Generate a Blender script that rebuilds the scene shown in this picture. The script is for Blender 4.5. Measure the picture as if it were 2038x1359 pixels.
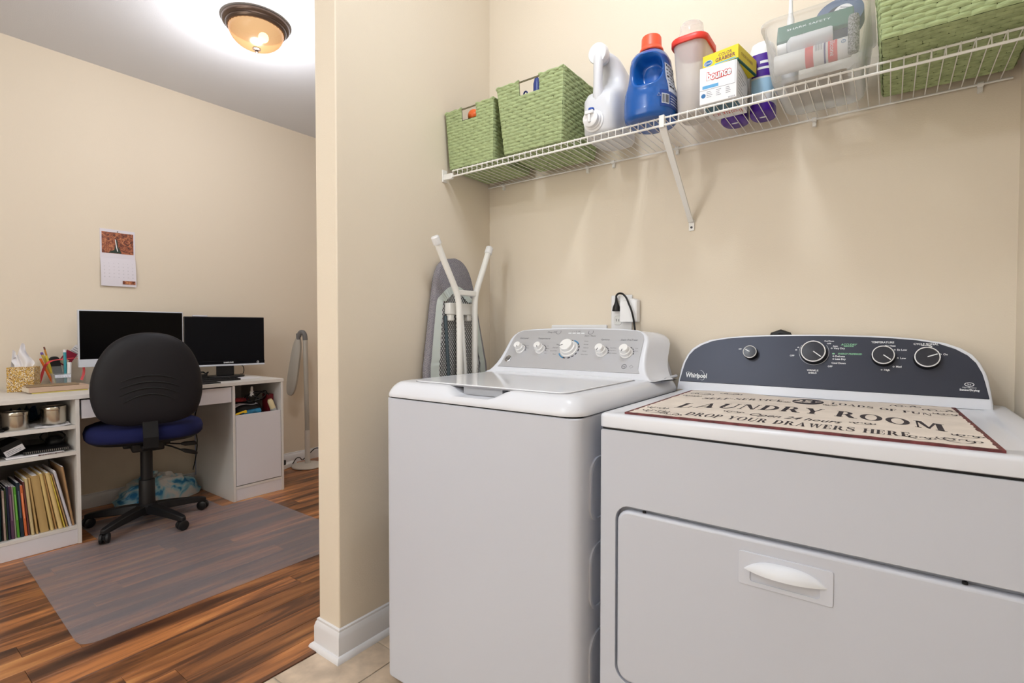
import bpy, bmesh, math, random
from mathutils import Vector, Matrix, geometry
random.seed(7)
PI = math.pi
S = bpy.context.scene
for o in list(bpy.data.objects): bpy.data.objects.remove(o)
COL = S.collection
# ------------------------------------------------------------------ camera
cam_d = bpy.data.cameras.new('camera'); cam = bpy.data.objects.new('camera', cam_d); COL.objects.link(cam)
cam.location = (1.48, -1.8319, 1.1137)
cam.rotation_euler = (math.radians(90 - 1.302), 0, math.radians(36.444))
cam_d.sensor_width = 36; cam_d.lens = 1016.1 / 2038 * 36; cam_d.clip_start = 0.02
S.camera = cam
# ------------------------------------------------------------------ world, exposure, lights
w = bpy.data.worlds.new('world'); S.world = w; w.use_nodes = True
w.node_tree.nodes['Background'].inputs[0].default_value = (.9, .95, 1, 1)
w.node_tree.nodes['Background'].inputs[1].default_value = .3
S.view_settings.view_transform = 'Standard'; S.view_settings.look = 'None'
S.view_settings.gamma = 1; S.view_settings.use_curve_mapping = False
S.view_settings.exposure = 0.70

def lamp(name, kind, loc, power, col, size=.1, rot=(0, 0, 0), sy=None):
    d = bpy.data.lights.new(name, kind); d.energy = power; d.color = col
    if kind == 'AREA':
        d.size = size
        if sy: d.shape = 'RECTANGLE'; d.size_y = sy
    else: d.shadow_soft_size = size
    o = bpy.data.objects.new(name, d); COL.objects.link(o); o.location = loc; o.rotation_euler = rot
    return o
LAUNDRY_W, OFFICE_W, FILL_POINT_W, FILL_AREA_W = 10, 13.5, 19, 25
lamp('laundry_bulb', 'POINT', (.93, -.86, 2.62), LAUNDRY_W, (.90, .95, 1), .06)
lamp('office_bulb', 'POINT', (-1.288, -.405, 2.50), OFFICE_W, (.97, .97, 1), .07)
lamp('rear_fill_point', 'POINT', (.35, -2.75, 2.60), FILL_POINT_W, (.86, .93, 1), .08)  # added fill light behind the camera, not a known lamp
lamp('rear_fill_area', 'AREA', (-.3, -3.36, 1.5), FILL_AREA_W, (.82, .90, 1), 1.6, (math.radians(-90), 0, 0), 1.7)  # area fill added to lift the machine fronts; no window in that wall

# ------------------------------------------------------------------ helpers
def lin(c):
    r = []
    for x in c:
        x = x / 255
        r.append(x / 12.92 if x <= .04045 else ((x + .055) / 1.055) ** 2.4)
    return (r[0], r[1], r[2], 1)

def mat(name, col, rough=.5, metal=0, bump=0, bscale=200, var=0, vscale=8, coat=0, spec=.5, stretch=None, emis=None, estr=0, trans=0, ior=1.45, alpha=1, bdist=.002):
    m = bpy.data.materials.new(name); m.use_nodes = True
    nt = m.node_tree; b = nt.nodes['Principled BSDF']
    c = lin(col)
    b.inputs['Base Color'].default_value = c
    b.inputs['Roughness'].default_value = rough; b.inputs['Metallic'].default_value = metal
    b.inputs['Specular IOR Level'].default_value = spec
    b.inputs['Coat Weight'].default_value = coat
    b.inputs['Transmission Weight'].default_value = trans; b.inputs['IOR'].default_value = ior
    b.inputs['Alpha'].default_value = alpha
    if emis: b.inputs['Emission Color'].default_value = lin(emis); b.inputs['Emission Strength'].default_value = estr
    if bump or var:
        tc = nt.nodes.new('ShaderNodeTexCoord'); src = tc.outputs['Object']
        if stretch:
            mp = nt.nodes.new('ShaderNodeMapping'); mp.inputs['Scale'].default_value = stretch
            nt.links.new(src, mp.inputs[0]); src = mp.outputs[0]
    if var:
        n = nt.nodes.new('ShaderNodeTexNoise'); n.inputs['Scale'].default_value = vscale; n.inputs['Detail'].default_value = 4
        nt.links.new(src, n.inputs['Vector'])
        r = nt.nodes.new('ShaderNodeValToRGB')
        r.color_ramp.elements[0].position = .35; r.color_ramp.elements[1].position = .65
        r.color_ramp.elements[0].color = (*[x * (1 - var) for x in c[:3]], 1)
        r.color_ramp.elements[1].color = (*[min(1, x * (1 + var)) for x in c[:3]], 1)
        nt.links.new(n.outputs['Fac'], r.inputs[0]); nt.links.new(r.outputs[0], b.inputs['Base Color'])
    if bump:
        n2 = nt.nodes.new('ShaderNodeTexNoise'); n2.inputs['Scale'].default_value = bscale; n2.inputs['Detail'].default_value = 2
        nt.links.new(src, n2.inputs['Vector'])
        bp = nt.nodes.new('ShaderNodeBump'); bp.inputs['Strength'].default_value = bump; bp.inputs['Distance'].default_value = bdist
        nt.links.new(n2.outputs['Fac'], bp.inputs['Height']); nt.links.new(bp.outputs[0], b.inputs['Normal'])
    return m

class MB:
    def __init__(s): s.v = []; s.f = []; s.m = []
    def add(s, vs, fs, mi=0):
        n = len(s.v); s.v += [Vector(v) for v in vs]
        s.f += [tuple(i + n for i in f) for f in fs]; s.m += [mi] * len(fs); return s
    def box(s, x0, x1, y0, y1, z0, z1, mi=0):
        vs = [(x, y, z) for z in (z0, z1) for y in (y0, y1) for x in (x0, x1)]
        return s.add(vs, [(0, 2, 3, 1), (4, 5, 7, 6), (0, 1, 5, 4), (2, 6, 7, 3), (0, 4, 6, 2), (1, 3, 7, 5)], mi)
    def obox(s, c, size, M=None, mi=0):
        t = MB().box(-size[0]/2, size[0]/2, -size[1]/2, size[1]/2, -size[2]/2, size[2]/2)
        M = M or Matrix()
        return s.add([Vector(c) + (M.to_3x3() @ v) for v in t.v], t.f, mi)
    def loft(s, rings, mi=0, cap0=True, cap1=True, close=True):
        n = len(rings[0]); vs = [p for r in rings for p in r]; fs = []
        for i in range(len(rings) - 1):
            for j in range(n if close else n - 1):
                k = (j + 1) % n
                fs.append((i*n + j, i*n + k, (i+1)*n + k, (i+1)*n + j))
        if cap0: fs.append(tuple(range(n - 1, -1, -1)))
        if cap1: fs.append(tuple((len(rings) - 1) * n + j for j in range(n)))
        return s.add(vs, fs, mi)
    def tube(s, pts, r, n=8, mi=0, closed=False, flat=1):
        pts = [Vector(p) for p in pts]; N = len(pts)
        rr = r if isinstance(r, (list, tuple)) else [r] * N
        rings = []; up = None
        for i in range(N):
            if closed: t = pts[(i+1) % N] - pts[i-1]
            else: t = pts[min(i+1, N-1)] - pts[max(i-1, 0)]
            t = t.normalized() if t.length > 1e-9 else Vector((0, 0, 1))
            if up is None:
                up = Vector((0, 0, 1)) if abs(t.z) < .9 else Vector((1, 0, 0))
            a = t.cross(up)
            if a.length < 1e-6: a = t.cross(Vector((0, 1, 0)))
            a.normalize(); b = a.cross(t).normalized(); up = b
            rings.append([pts[i] + rr[i] * (a * math.cos(2*PI*k/n) + b * flat * math.sin(2*PI*k/n)) for k in range(n)])
        if closed: rings.append(rings[0]); return s.loft(rings, mi, False, False)
        return s.loft(rings, mi)
    def lathe(s, prof, c=(0, 0, 0), n=24, M=None, mi=0, sx=1, sy=1):
        M = (M or Matrix()).to_3x3(); c = Vector(c); rings = []
        for r, z in prof:
            rings.append([c + M @ Vector((max(r, 1e-5)*sx*math.cos(2*PI*k/n), max(r, 1e-5)*sy*math.sin(2*PI*k/n), z)) for k in range(n)])
        return s.loft(rings, mi)
    def prism(s, poly, fn, d0, d1, mi=0, holes=None):
        """poly: 2d outline (and 2d holes) mapped by fn(a,b,d) and extruded from d0 to d1"""
        loops = [poly] + (holes or [])
        flat = [p for l in loops for p in l]; n = len(flat)
        tris = geometry.tessellate_polygon([[Vector((p[0], p[1], 0)) for p in l] for l in loops]) if holes else [tuple(range(n))]
        vs = [fn(p[0], p[1], d0) for p in flat] + [fn(p[0], p[1], d1) for p in flat]; fs = []
        for t in tris:
            fs.append(tuple(t)); fs.append(tuple(i + n for i in reversed(t)))
        k = 0
        for l in loops:
            m = len(l)
            for i in range(m): a = k + i; b = k + (i+1) % m; fs.append((a, b, b + n, a + n))
            k += m
        return s.add(vs, fs, mi)
    def grid(s, fn, nu, nv, mi=0):
        vs = [fn(i / nu, j / nv) for j in range(nv + 1) for i in range(nu + 1)]
        fs = [(j*(nu+1)+i, j*(nu+1)+i+1, (j+1)*(nu+1)+i+1, (j+1)*(nu+1)+i) for j in range(nv) for i in range(nu)]
        return s.add(vs, fs, mi)
    def xf(s, M): s.v = [M @ v for v in s.v]; return s
    def merge(s, o, mi=None):
        n = len(s.v); s.v += o.v; s.f += [tuple(i + n for i in f) for f in o.f]; s.m += o.m if mi is None else [mi] * len(o.f); return s
    def text(s, body, size, o, ex=(1, 0, 0), ey=(0, 1, 0), mi=0, align='CENTER', shear=0, offset=0, width=None, valign='CENTER', space=1, fn=None):
        cu = bpy.data.curves.new('lettering_source', 'FONT'); cu.body = body; cu.size = size; cu.align_x = align; cu.align_y = valign
        cu.shear = shear; cu.offset = offset; cu.resolution_u = 2; cu.space_character = space
        ob = bpy.data.objects.new('lettering_source', cu); COL.objects.link(ob); bpy.context.view_layer.update()
        me = bpy.data.meshes.new_from_object(ob.evaluated_get(bpy.context.evaluated_depsgraph_get()))
        o = Vector(o); ex = Vector(ex).normalized(); ey = Vector(ey).normalized()
        vs = [v.co.copy() for v in me.vertices]; k = 1
        if width and vs:
            wd = max(v.x for v in vs) - min(v.x for v in vs); k = width / wd if wd else 1
        vs = [(fn(v.x * k, v.y) if fn else o + ex * v.x * k + ey * v.y) for v in vs]
        s.add(vs, [tuple(p.vertices) for p in me.polygons], mi)
        bpy.data.objects.remove(ob); bpy.data.curves.remove(cu); bpy.data.meshes.remove(me)
        return s

ORG = {}
def thing(name, label, cat, loc=(0, 0, 0), group=None):
    o = bpy.data.objects.new(name, None); COL.objects.link(o); o.location = loc; o.empty_display_size = .05
    ORG[o.name] = Vector(loc); tag(o, label, cat, group); return o
def tag(o, label, cat, group=None):
    o['label'] = label; o['category'] = cat
    if group: o['group'] = group
    return o
def obj(name, mb, mats, parent=None, bevel=0, seg=2, smooth=True, angle=35, label=None, kind=None, sub=0, loc=None, fix=True):
    me = bpy.data.meshes.new(name)
    if parent is not None: off = ORG[parent.name]
    else: off = Vector(loc) if loc is not None else None
    if off is None:
        xs = [v.x for v in mb.v]; ys = [v.y for v in mb.v]; zs = [v.z for v in mb.v]
        off = Vector(((min(xs)+max(xs))/2, (min(ys)+max(ys))/2, min(zs)))
    me.from_pydata([v - off for v in mb.v], [], mb.f)
    mats = mats if isinstance(mats, (list, tuple)) else [mats]
    for m in mats: me.materials.append(m)
    for p, mi in zip(me.polygons, mb.m): p.material_index = mi
    if fix:
        bm = bmesh.new(); bm.from_mesh(me); bmesh.ops.recalc_face_normals(bm, faces=bm.faces); bm.to_mesh(me); bm.free()
    if smooth:
        for p in me.polygons: p.use_smooth = True
        me.set_sharp_from_angle(angle=math.radians(angle))
    me.update()
    o = bpy.data.objects.new(name, me); COL.objects.link(o)
    if parent is not None: o.parent = parent
    else: o.location = off
    ORG[o.name] = off
    if bevel:
        b = o.modifiers.new('bevel', 'BEVEL'); b.width = bevel; b.segments = seg; b.limit_method = 'ANGLE'; b.angle_limit = math.radians(40)
        b.harden_normals = False
    if sub:
        q = o.modifiers.new('subd', 'SUBSURF'); q.levels = sub; q.render_levels = sub
    if label: o['label'] = label
    if kind: o['kind'] = kind
    return o
def one(name, label, cat, mb, mats, group=None, **k):
    return tag(obj(name, mb, mats, None, **k), label, cat, group)
def struct(name, mb, mats, **k): return obj(name, mb, mats, None, kind='structure', **k)
def curve(pts, k=6):
    P = [Vector(p) for p in pts]; r = []
    for i in range(len(P) - 1):
        a, b, c, d = P[max(i-1, 0)], P[i], P[i+1], P[min(i+2, len(P)-1)]
        for j in range(k):
            t = j/k; r.append(.5*((2*b) + (c-a)*t + (2*a - 5*b + 4*c - d)*t*t + (3*b - a - 3*c + d)*t**3))
    return r + [P[-1]]
def rrect(x0, x1, y0, y1, r, n=5):
    p = []
    for cx, cy, a in ((x1-r, y1-r, 0), (x0+r, y1-r, 90), (x0+r, y0+r, 180), (x1-r, y0+r, 270)):
        for i in range(n + 1):
            t = math.radians(a + 90*i/n); p.append((cx + r*math.cos(t), cy + r*math.sin(t)))
    return p
def ell(cx, cy, rx, ry, n=24): return [(cx + rx*math.cos(2*PI*i/n), cy + ry*math.sin(2*PI*i/n)) for i in range(n)]
def fXY(a, b, d): return (a, b, d)
def fXZ(a, b, d): return (a, d, b)
def fYZ(a, b, d): return (d, a, b)
def ring_mesh(mb, cx, cy, r0, r1, fn, d0, d1, n=28, mi=0):
    return mb.prism(ell(cx, cy, r1, r1, n), fn, d0, d1, mi, holes=[ell(cx, cy, r0, r0, n)])
def rotz(a): return Matrix.Rotation(a, 4, 'Z')
def at(loc, rz=0, rx=0, ry=0): return Matrix.Translation(loc) @ rotz(rz) @ Matrix.Rotation(ry, 4, 'Y') @ Matrix.Rotation(rx, 4, 'X')

# ------------------------------------------------------------------ materials
M_wall = mat('wall_paint', (231, 219, 201), .75, bump=.25, bscale=260, bdist=.0015, spec=.3)
M_ceil = mat('ceiling_paint', (222, 224, 229), .85, bump=.3, bscale=220, spec=.2)
M_trim = mat('trim_paint', (232, 232, 236), .35)
M_white = mat('white_enamel', (228, 231, 240), .22, spec=.5)
M_whitep = mat('white_plastic', (236, 236, 238), .35)
M_gloss = mat('lid_glass', (240, 242, 248), .07, spec=.5)
M_front = mat('shaded_enamel', (206, 210, 222), .34, bump=.04, bscale=900, bdist=.0005)  # white enamel darkened and cooled: shade on the fronts put into the colour
M_dark = mat('seam_black', (22, 22, 26), .6)
M_black = mat('black_plastic', (20, 20, 23), .45)
M_blackm = mat('black_matte', (17, 17, 20), .8, bump=.2, bscale=600)
M_chrome = mat('chrome', (200, 200, 202), .15, metal=1)
M_steel = mat('brushed_steel', (190, 186, 180), .28, metal=1)
M_wire = mat('white_wire', (238, 236, 232), .35)
M_desk = mat('white_melamine', (224, 220, 216), .45, var=.03, vscale=3)
M_deskf = mat('white_melamine_front', (224, 221, 227), .4)
M_ink = mat('ink_dark', (46, 40, 50), .6)
M_inkw = mat('ink_white', (235, 238, 242), .5)
M_inkg = mat('ink_green', (140, 200, 160), .5)
M_inkb = mat('ink_blue', (40, 110, 170), .5)
M_inkgrey = mat('ink_grey', (95, 96, 104), .6)
M_paper = mat('white_paper', (236, 234, 238), .7)

# ------------------------------------------------------------------ room shell
CH = 2.77; XO = -2.53; XR = 1.743; YF = -3.45; YE = 1.45; YP = -.808; TP = .118
struct('wall_back', MB().box(-.0, XR + .1, 0, .1, 0, CH), M_wall, smooth=False)
struct('wall_right', MB().box(XR, XR + .1, YF, 0, 0, CH), M_wall, smooth=False)
struct('wall_left', MB().box(-TP, 0, YP, YE, 0, CH), M_wall, smooth=True, bevel=.004, seg=2)
struct('wall_far', MB().box(XO - .1, XO, YF, YE, 0, CH), M_wall, smooth=False)
struct('wall_end', MB().box(XO, -TP, YE, YE + .1, 0, CH), M_wall, smooth=False)
struct('wall_front', MB().box(XO - .1, XR + .1, YF - .1, YF, 0, CH), M_wall, smooth=False)
struct('ceiling', MB().box(XO - .1, XR + .1, YF - .1, YE + .1, CH, CH + .1), M_ceil, smooth=False)
M_sub = mat('grout', (196, 186, 172), .9, bump=.3, bscale=300)
floor = struct('floor', MB().box(XO - .1, XR + .1, YF - .1, YE + .1, -.1, -.004), M_sub, smooth=False, loc=(0, 0, 0))

def wood_mat():
    m = bpy.data.materials.new('laminate_wood'); m.use_nodes = True; nt = m.node_tree; b = nt.nodes['Principled BSDF']; L = nt.links.new
    tc = nt.nodes.new('ShaderNodeTexCoord'); oi = nt.nodes.new('ShaderNodeObjectInfo')
    ad = nt.nodes.new('ShaderNodeVectorMath'); ad.operation = 'MULTIPLY_ADD'
    cmb = nt.nodes.new('ShaderNodeCombineXYZ'); L(oi.outputs['Random'], cmb.inputs[0]); L(oi.outputs['Random'], cmb.inputs[1]); L(oi.outputs['Random'], cmb.inputs[2])
    L(cmb.outputs[0], ad.inputs[0]); ad.inputs[1].default_value = (37, 61, 13); L(tc.outputs['Object'], ad.inputs[2])
    mp = nt.nodes.new('ShaderNodeMapping'); mp.inputs['Scale'].default_value = (11, 1.1, 1); L(ad.outputs[0], mp.inputs[0])
    n1 = nt.nodes.new('ShaderNodeTexNoise'); n1.inputs['Scale'].default_value = 1; n1.inputs['Detail'].default_value = 7; n1.inputs['Roughness'].default_value = .6; n1.inputs['Distortion'].default_value = .8; L(mp.outputs[0], n1.inputs['Vector'])
    r1 = nt.nodes.new('ShaderNodeValToRGB'); cr = r1.color_ramp
    cr.elements[0].position = .30; cr.elements[0].color = lin((58, 37, 30)); cr.elements[1].position = .72; cr.elements[1].color = lin((226, 166, 104))
    e = cr.elements.new(.44); e.color = lin((104, 67, 46)); e = cr.elements.new(.57); e.color = lin((176, 114, 68))
    L(n1.outputs['Fac'], r1.inputs[0])
    hv = nt.nodes.new('ShaderNodeHueSaturation'); L(r1.outputs[0], hv.inputs['Color'])
    mr = nt.nodes.new('ShaderNodeMapRange'); mr.inputs[3].default_value = .65; mr.inputs[4].default_value = 1.3; L(oi.outputs['Random'], mr.inputs[0]); L(mr.outputs[0], hv.inputs['Value'])
    L(hv.outputs[0], b.inputs['Base Color']); b.inputs['Roughness'].default_value = .3
    n2 = nt.nodes.new('ShaderNodeTexNoise'); n2.inputs['Scale'].default_value = 60; L(mp.outputs[0], n2.inputs['Vector'])
    bp = nt.nodes.new('ShaderNodeBump'); bp.inputs['Strength'].default_value = .05; L(n2.outputs['Fac'], bp.inputs['Height']); L(bp.outputs[0], b.inputs['Normal'])
    return m
M_wood = wood_mat()
M_tile = mat('travertine_tile', (206, 186, 164), .45, bump=.15, bscale=60, var=.16, vscale=14)
XB = -.098
pw = .0975; k = 0; x = XO
while x < XB - .001:
    x1 = min(x + pw, XB); y = YF - random.random() * 1.1
    while y < YE:
        y1 = y + 1.2
        a, b_ = max(y, YF), min(y1, YE)
        if b_ - a > .03: obj('plank', MB().box(x + .0006, x1 - .0006, a + .0006, b_ - .0006, -.004, .002 + random.random()*.0005), M_wood, floor, bevel=.0008, seg=1, smooth=False)
        y = y1
    x = x1
tp = .318
for i in range(-1, 6):
    for j in range(-9, 3):
        x0, x1 = .148 + tp*i, .148 + tp*(i+1); y0, y1 = -.671 + tp*j, -.671 + tp*(j+1)
        x0, x1, y0, y1 = max(x0, XB + .002), min(x1, XR), max(y0, YF), min(y1, 0)
        if x1 - x0 > .02 and y1 - y0 > .02:
            obj('tile', MB().box(x0 + .0025, x1 - .0025, y0 + .0025, y1 - .0025, -.004, 0), M_tile, floor, bevel=.0015, seg=2, smooth=False)
def baseboard(name, p0, p1, nrm, h=.105, shoe=True):
    """moulded board running from p0 to p1, nrm points into the room"""
    prof = [(0, 0), (.013, 0), (.013, h*.72), (.011, h*.78), (.009, h*.86), (.006, h*.9), (.006, h*.97), (0, h)]
    if shoe: prof = [(0, 0), (.027, 0), (.0265, .006), (.024, .012), (.019, .017), (.013, .019)] + prof[2:]
    mb = MB(); n = Vector((*nrm, 0))
    mb.loft([[Vector((*p, 0)) + n*a + Vector((0, 0, b)) for a, b in prof] for p in (p0, p1)])
    return struct(name, mb, M_trim, angle=25)
# the partition's board wraps round its end in one mitred run
def baseboard_run(name, pts, h=.105):
    prof = [(0, 0), (.027, 0), (.0265, .006), (.024, .012), (.019, .017), (.013, .019), (.013, h*.72), (.011, h*.78), (.009, h*.86), (.006, h*.9), (.006, h*.97), (0, h)]
    mb = MB(); rings = []
    for p, n in pts: rings.append([Vector((p[0] + n[0]*a, p[1] + n[1]*a, b)) for a, b in prof])
    mb.loft(rings); return struct(name, mb, M_trim, angle=25)
baseboard_run('baseboard_left', [((0, -.001), (1, 0)), ((0, YP), (1, -1)), ((-TP, YP), (-1, -1)), ((-TP, YE), (-1, 0))])
baseboard('baseboard_far', (XO, YF), (XO, YE), (1, 0), .09, False)
baseboard('baseboard_end', (XO, YE), (-TP, YE), (0, -1), .09, False)
baseboard('baseboard_back', (.03, 0), (XR, 0), (0, -1), .105, False)
# ------------------------------------------------------------------ washing machine
def clamp(x, a=0., b=1.): return max(a, min(b, x))
def sstep(a, b, x): t = clamp((x - a) / (b - a)); return t*t*(3 - 2*t)
WX0, WX1, WY0, WY1 = .214, .901, -.790, -.075
washer = thing('washing_machine', 'white top-load washing machine with a silver control panel and five white knobs', 'washing machine', ((WX0+WX1)/2, (WY0+WY1)/2, 0))
mb = MB(); out = rrect(WX0, WX1, WY0, WY1, .03, 6)
mb.prism(out, fXY, .03, .904)
obj('cabinet', mb, M_front, washer, bevel=.003, angle=30)
obj('base_seam', MB().prism(rrect(WX0+.006, WX1-.006, WY0+.006, WY1-.006, .03, 6), fXY, .9, .913), M_dark, washer)
for x, y in ((WX0+.06, WY0+.06), (WX1-.06, WY0+.06), (WX0+.06, WY1-.06), (WX1-.06, WY1-.06)):
    obj('foot', MB().lathe([(.0, 0), (.025, 0), (.025, .012), (.012, .014), (.012, .031), (0, .031)], (x, y, 0), 16), M_dark, washer)
# moulded top deck, with the finger recess sunk into its front lip
def deck_ring(ins, z, n_side=60):
    x0, x1, y0, y1 = WX0 - .004 + ins, WX1 + .004 - ins, WY0 - .004 + ins, WY1 - ins*.2
    r = max(.012, .05 - ins*.4); p = []
    def seg(ax, ay, bx, by, n): return [(ax + (bx-ax)*i/n, ay + (by-ay)*i/n) for i in range(n)]
    p += seg(x0 + r, y0, x1 - r, y0, n_side)
    p += [(x1 - r + r*math.sin(t), y0 + r - r*math.cos(t)) for t in [PI/2*i/8 for i in range(8)]]
    p += seg(x1, y0 + r, x1, y1 - r, 12)
    p += [(x1 - r + r*math.cos(t), y1 - r + r*math.sin(t)) for t in [PI/2*i/5 for i in range(5)]]
    p += seg(x1 - r, y1, x0 + r, y1, 12)
    p += [(x0 + r - r*math.sin(t), y1 - r + r*math.cos(t)) for t in [PI/2*i/5 for i in range(5)]]
    p += seg(x0, y1 - r, x0, y0 + r, 12)
    p += [(x0 + r - r*math.cos(t), y0 + r - r*math.sin(t)) for t in [PI/2*i/8 for i in range(8)]]
    res = []
    for x, y in p:
        nn = sstep(.445, .520, x) * (1 - sstep(.615, .690, x))
        zz = z
        if y < -.69: zz = min(z, z - nn * max(0, z - .929))
        res.append((x, y, zz))
    return res
prof = [(.006, .908), (.0, .9085), (-.001, .912), (.001, .920), (.006, .930), (.013, .940), (.020, .947), (.027, .9515), (.034, .9535), (.05, .954), (.085, .954), (.0851, .9505), (.11, .9505)]
obj('top_deck', MB().loft([deck_ring(a, b) for a, b in prof]), M_white, washer, angle=50)
LX0, LX1, LY0, LY1 = .292, .838, -.742, -.292
obj('lid_seam', MB().prism(rrect(LX0-.003, LX1+.003, LY0-.003, LY1+.003, .033, 6), fXY, .9515, .9548), mat('seam_grey', (150, 150, 156), .5), washer)
obj('lid', MB().prism(rrect(LX0, LX1, LY0, LY1, .03, 7), fXY, .9535, .9580), M_gloss, washer, bevel=.002)
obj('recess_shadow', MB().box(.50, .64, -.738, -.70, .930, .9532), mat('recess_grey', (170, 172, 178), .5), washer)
# console: bell-shaped front plane leaning back
P0 = Vector((0, -.27, .972)); PT = Vector((0, .105, .138)).normalized(); PN = Vector((0, -.138, .105)).normalized()
def wpl(x, s, d=0): return P0 + Vector((x, 0, 0)) + PT*s + PN*d
CX = .547
half = [(.345, -.030), (.330, -.018), (.318, -.004), (.307, .018), (.299, .045), (.2935, .08), (.291, .115), (.289, .135), (.282, .154), (.268, .169), (.248, .178), (.2, .184), (.12, .188), (.05, .189)]
oute = [(CX + a, b) for a, b in half] + [(CX - a, b) for a, b in reversed(half)]
def cring(sc, d, back=0):
    res = []
    for x, s in oute:
        xx = CX + (x - CX)*sc; ss = (s + .03)*(.985 if sc < 1 else 1) - .03
        p = wpl(xx, ss, d); p.y += back
        if back: p.x = CX + (x - CX) * (1 + .12*clamp(back/.12)); p.z -= .004*clamp(back/.12)
        p.z = max(p.z, .951); res.append(p)
    return res
mb = MB(); mb.loft([cring(.95, .0), cring(.975, .0005), cring(.993, -.003), cring(1, -.010), cring(1, -.010, .05), cring(1, -.012, .09), cring(.98, -.014, .105)], cap0=True)
obj('console', mb, M_white, washer, angle=50)
sil = [(.2895, .0), (.281, .014), (.2755, .06), (.273, .105), (.271, .135), (.264, .155), (.252, .167), (.234, .173), (.15, .178), (.05, .1805)]
silp = [(CX + a, b) for a, b in sil] + [(CX - a, b) for a, b in reversed(sil)]
M_silver = mat('silver_panel', (196, 197, 203), .38, metal=.35, bump=.05, bscale=1500, bdist=.0004)
obj('control_panel', MB().prism(silp, wpl, 0, .0022), M_silver, washer, bevel=.0008, seg=1)
M_knob = mat('knob_white', (240, 240, 241), .3)
KM = Matrix((Vector((1, 0, 0)), PT, PN)).transposed()
M_arcb = mat('arc_blue', (70, 150, 205), .5)
arcs = MB(); arcb = MB()
def arc(mb, cx, cy, r0, r1, a0, a1, pl, d, n=10):
    pts = [(cx + r1*math.cos(math.radians(a0 + (a1-a0)*i/n)), cy + r1*math.sin(math.radians(a0 + (a1-a0)*i/n))) for i in range(n+1)]
    pts += [(cx + r0*math.cos(math.radians(a1 - (a1-a0)*i/n)), cy + r0*math.sin(math.radians(a1 - (a1-a0)*i/n))) for i in range(n+1)]
    mb.add([pl(p[0], p[1], d) for p in pts], [(i, i+1, 2*n-i, 2*n+1-i) for i in range(n)])
for x, s, r, ang in ((.333, .082, .017, -60), (.424, .083, .017, -60), (.546, .088, .029, 200), (.680, .079, .018, -100), (.771, .078, .019, -100)):
    c = wpl(x, s, .002)
    prof = [(0, 0), (r*1.18, 0), (r*1.18, .004), (r*1.04, .007), (r*1.0, .018), (r*.86, .020), (r*.82, .032), (r*.76, .034), (0, .0345)]
    k = obj('knob', MB().lathe(prof, c, 28, KM), M_knob, washer, angle=30)
    a = math.radians(ang); d = Vector((math.cos(a), math.sin(a)))
    q = wpl(x + d.x*r*.6, s + d.y*r*.6, .037)
    obj('pointer', MB().obox(q, (r*.5, .0022, .001), KM.to_4x4() @ rotz(a)), M_inkgrey, k)
    for a0 in (100, 70, 48, 26, 4): arc(arcs, x, s, r*1.28, r*1.42, a0 - 16, a0, wpl, .0026)
    if r > .025:
        for a0 in (-22, -44, -66, -95): arc(arcs, x, s, r*1.28, r*1.42, a0 - 14, a0, wpl, .0026)
        arc(arcb, x, s, r*1.30, r*1.44, 40, 78, wpl, .003); arc(arcb, x, s, r*1.30, r*1.44, -150, -108, wpl, .003)
obj('dial_marks', arcs, M_ink, washer, kind='stuff'); obj('dial_marks', arcb, M_arcb, washer, label='blue dial arcs round the big knob', kind='stuff')
txt = MB()
for s_, x, y, h in (('Soil Level', .328, .135, .0105), ('Temperature', .420, .135, .0105), ('Options', .676, .133, .0105), ('Stain PreTreat', .766, .133, .0105),
    ('Start / Pause', .612, .149, .009), ('Deep Fill', .443, .165, .010), ('1   2   4   8   HRS', .545, .169, .006)):
    txt.text(s_, h, wpl(x, y, .0026), (1, 0, 0), PT, shear=.2)
for i, s_ in enumerate(('Whites', 'Normal', 'Delicates', 'Casuals', 'Bulky Items')): txt.text(s_, .0058, wpl(.596 + .003*min(i, 2), .125 - .0145*i, .0026), (1, 0, 0), PT, align='LEFT')
for i, s_ in enumerate(('Rinse', 'Drain Spin', 'Speed Wash', 'Heavy')): txt.text(s_, .0058, wpl(.499, .108 - .0145*i, .0026), (1, 0, 0), PT, align='RIGHT')
for x, y, l in ((.352, .100, ('Heavy', 'Medium', 'Light')), (.447, .100, ('Hot', 'Warm', 'Cool', 'Cold')), (.706, .098, ('Extra Rinse', 'Deep Rinse', 'Fabric Softener')), (.797, .098, ('Cold', 'Warm'))):
    for i, s_ in enumerate(l): txt.text(s_, .005, wpl(x, y - .011*i, .0026), (1, 0, 0), PT, align='LEFT')
obj('lettering', txt, M_inkgrey, washer, kind='stuff')
rg = MB(); arc(rg, .474, .166, .009, .0105, 150, 400, wpl, .0026, 16); arc(rg, .610, .166, .009, .0105, 150, 400, wpl, .0026, 16); ring_mesh(rg, .777, .024, .0075, .009, wpl, .0022, .0028)
rg.text('he', .010, wpl(.777, .024, .0028), (1, 0, 0), PT); ring_mesh(rg, .802, .025, .006, .0066, wpl, .0022, .0026, 4)
obj('button_rings', rg, M_inkgrey, washer, kind='stuff')
led = MB()
for i in range(4): led.prism(rrect(.518 + .018*i, .531 + .018*i, .1585, .1625, .001, 2), wpl, .0022, .003)
obj('indicator_lights', led, M_inkw, washer, kind='stuff')
bd = obj('badge', MB().lathe([(0, 0), (.0145, 0), (.0145, .003), (.0125, .004), (.0115, .003), (0, .003)], wpl(.293, .036, .002), 28, KM), M_chrome, washer, label='round chrome maker badge')
mb = MB(); ring_mesh(mb, .293, .036, .0092, .0102, wpl, .0050, .0056); mb.text('GE', .0135, wpl(.293, .036, .0056), (1, 0, 0), PT, shear=.25)
obj('monogram', mb, M_ink, bd)
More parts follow.
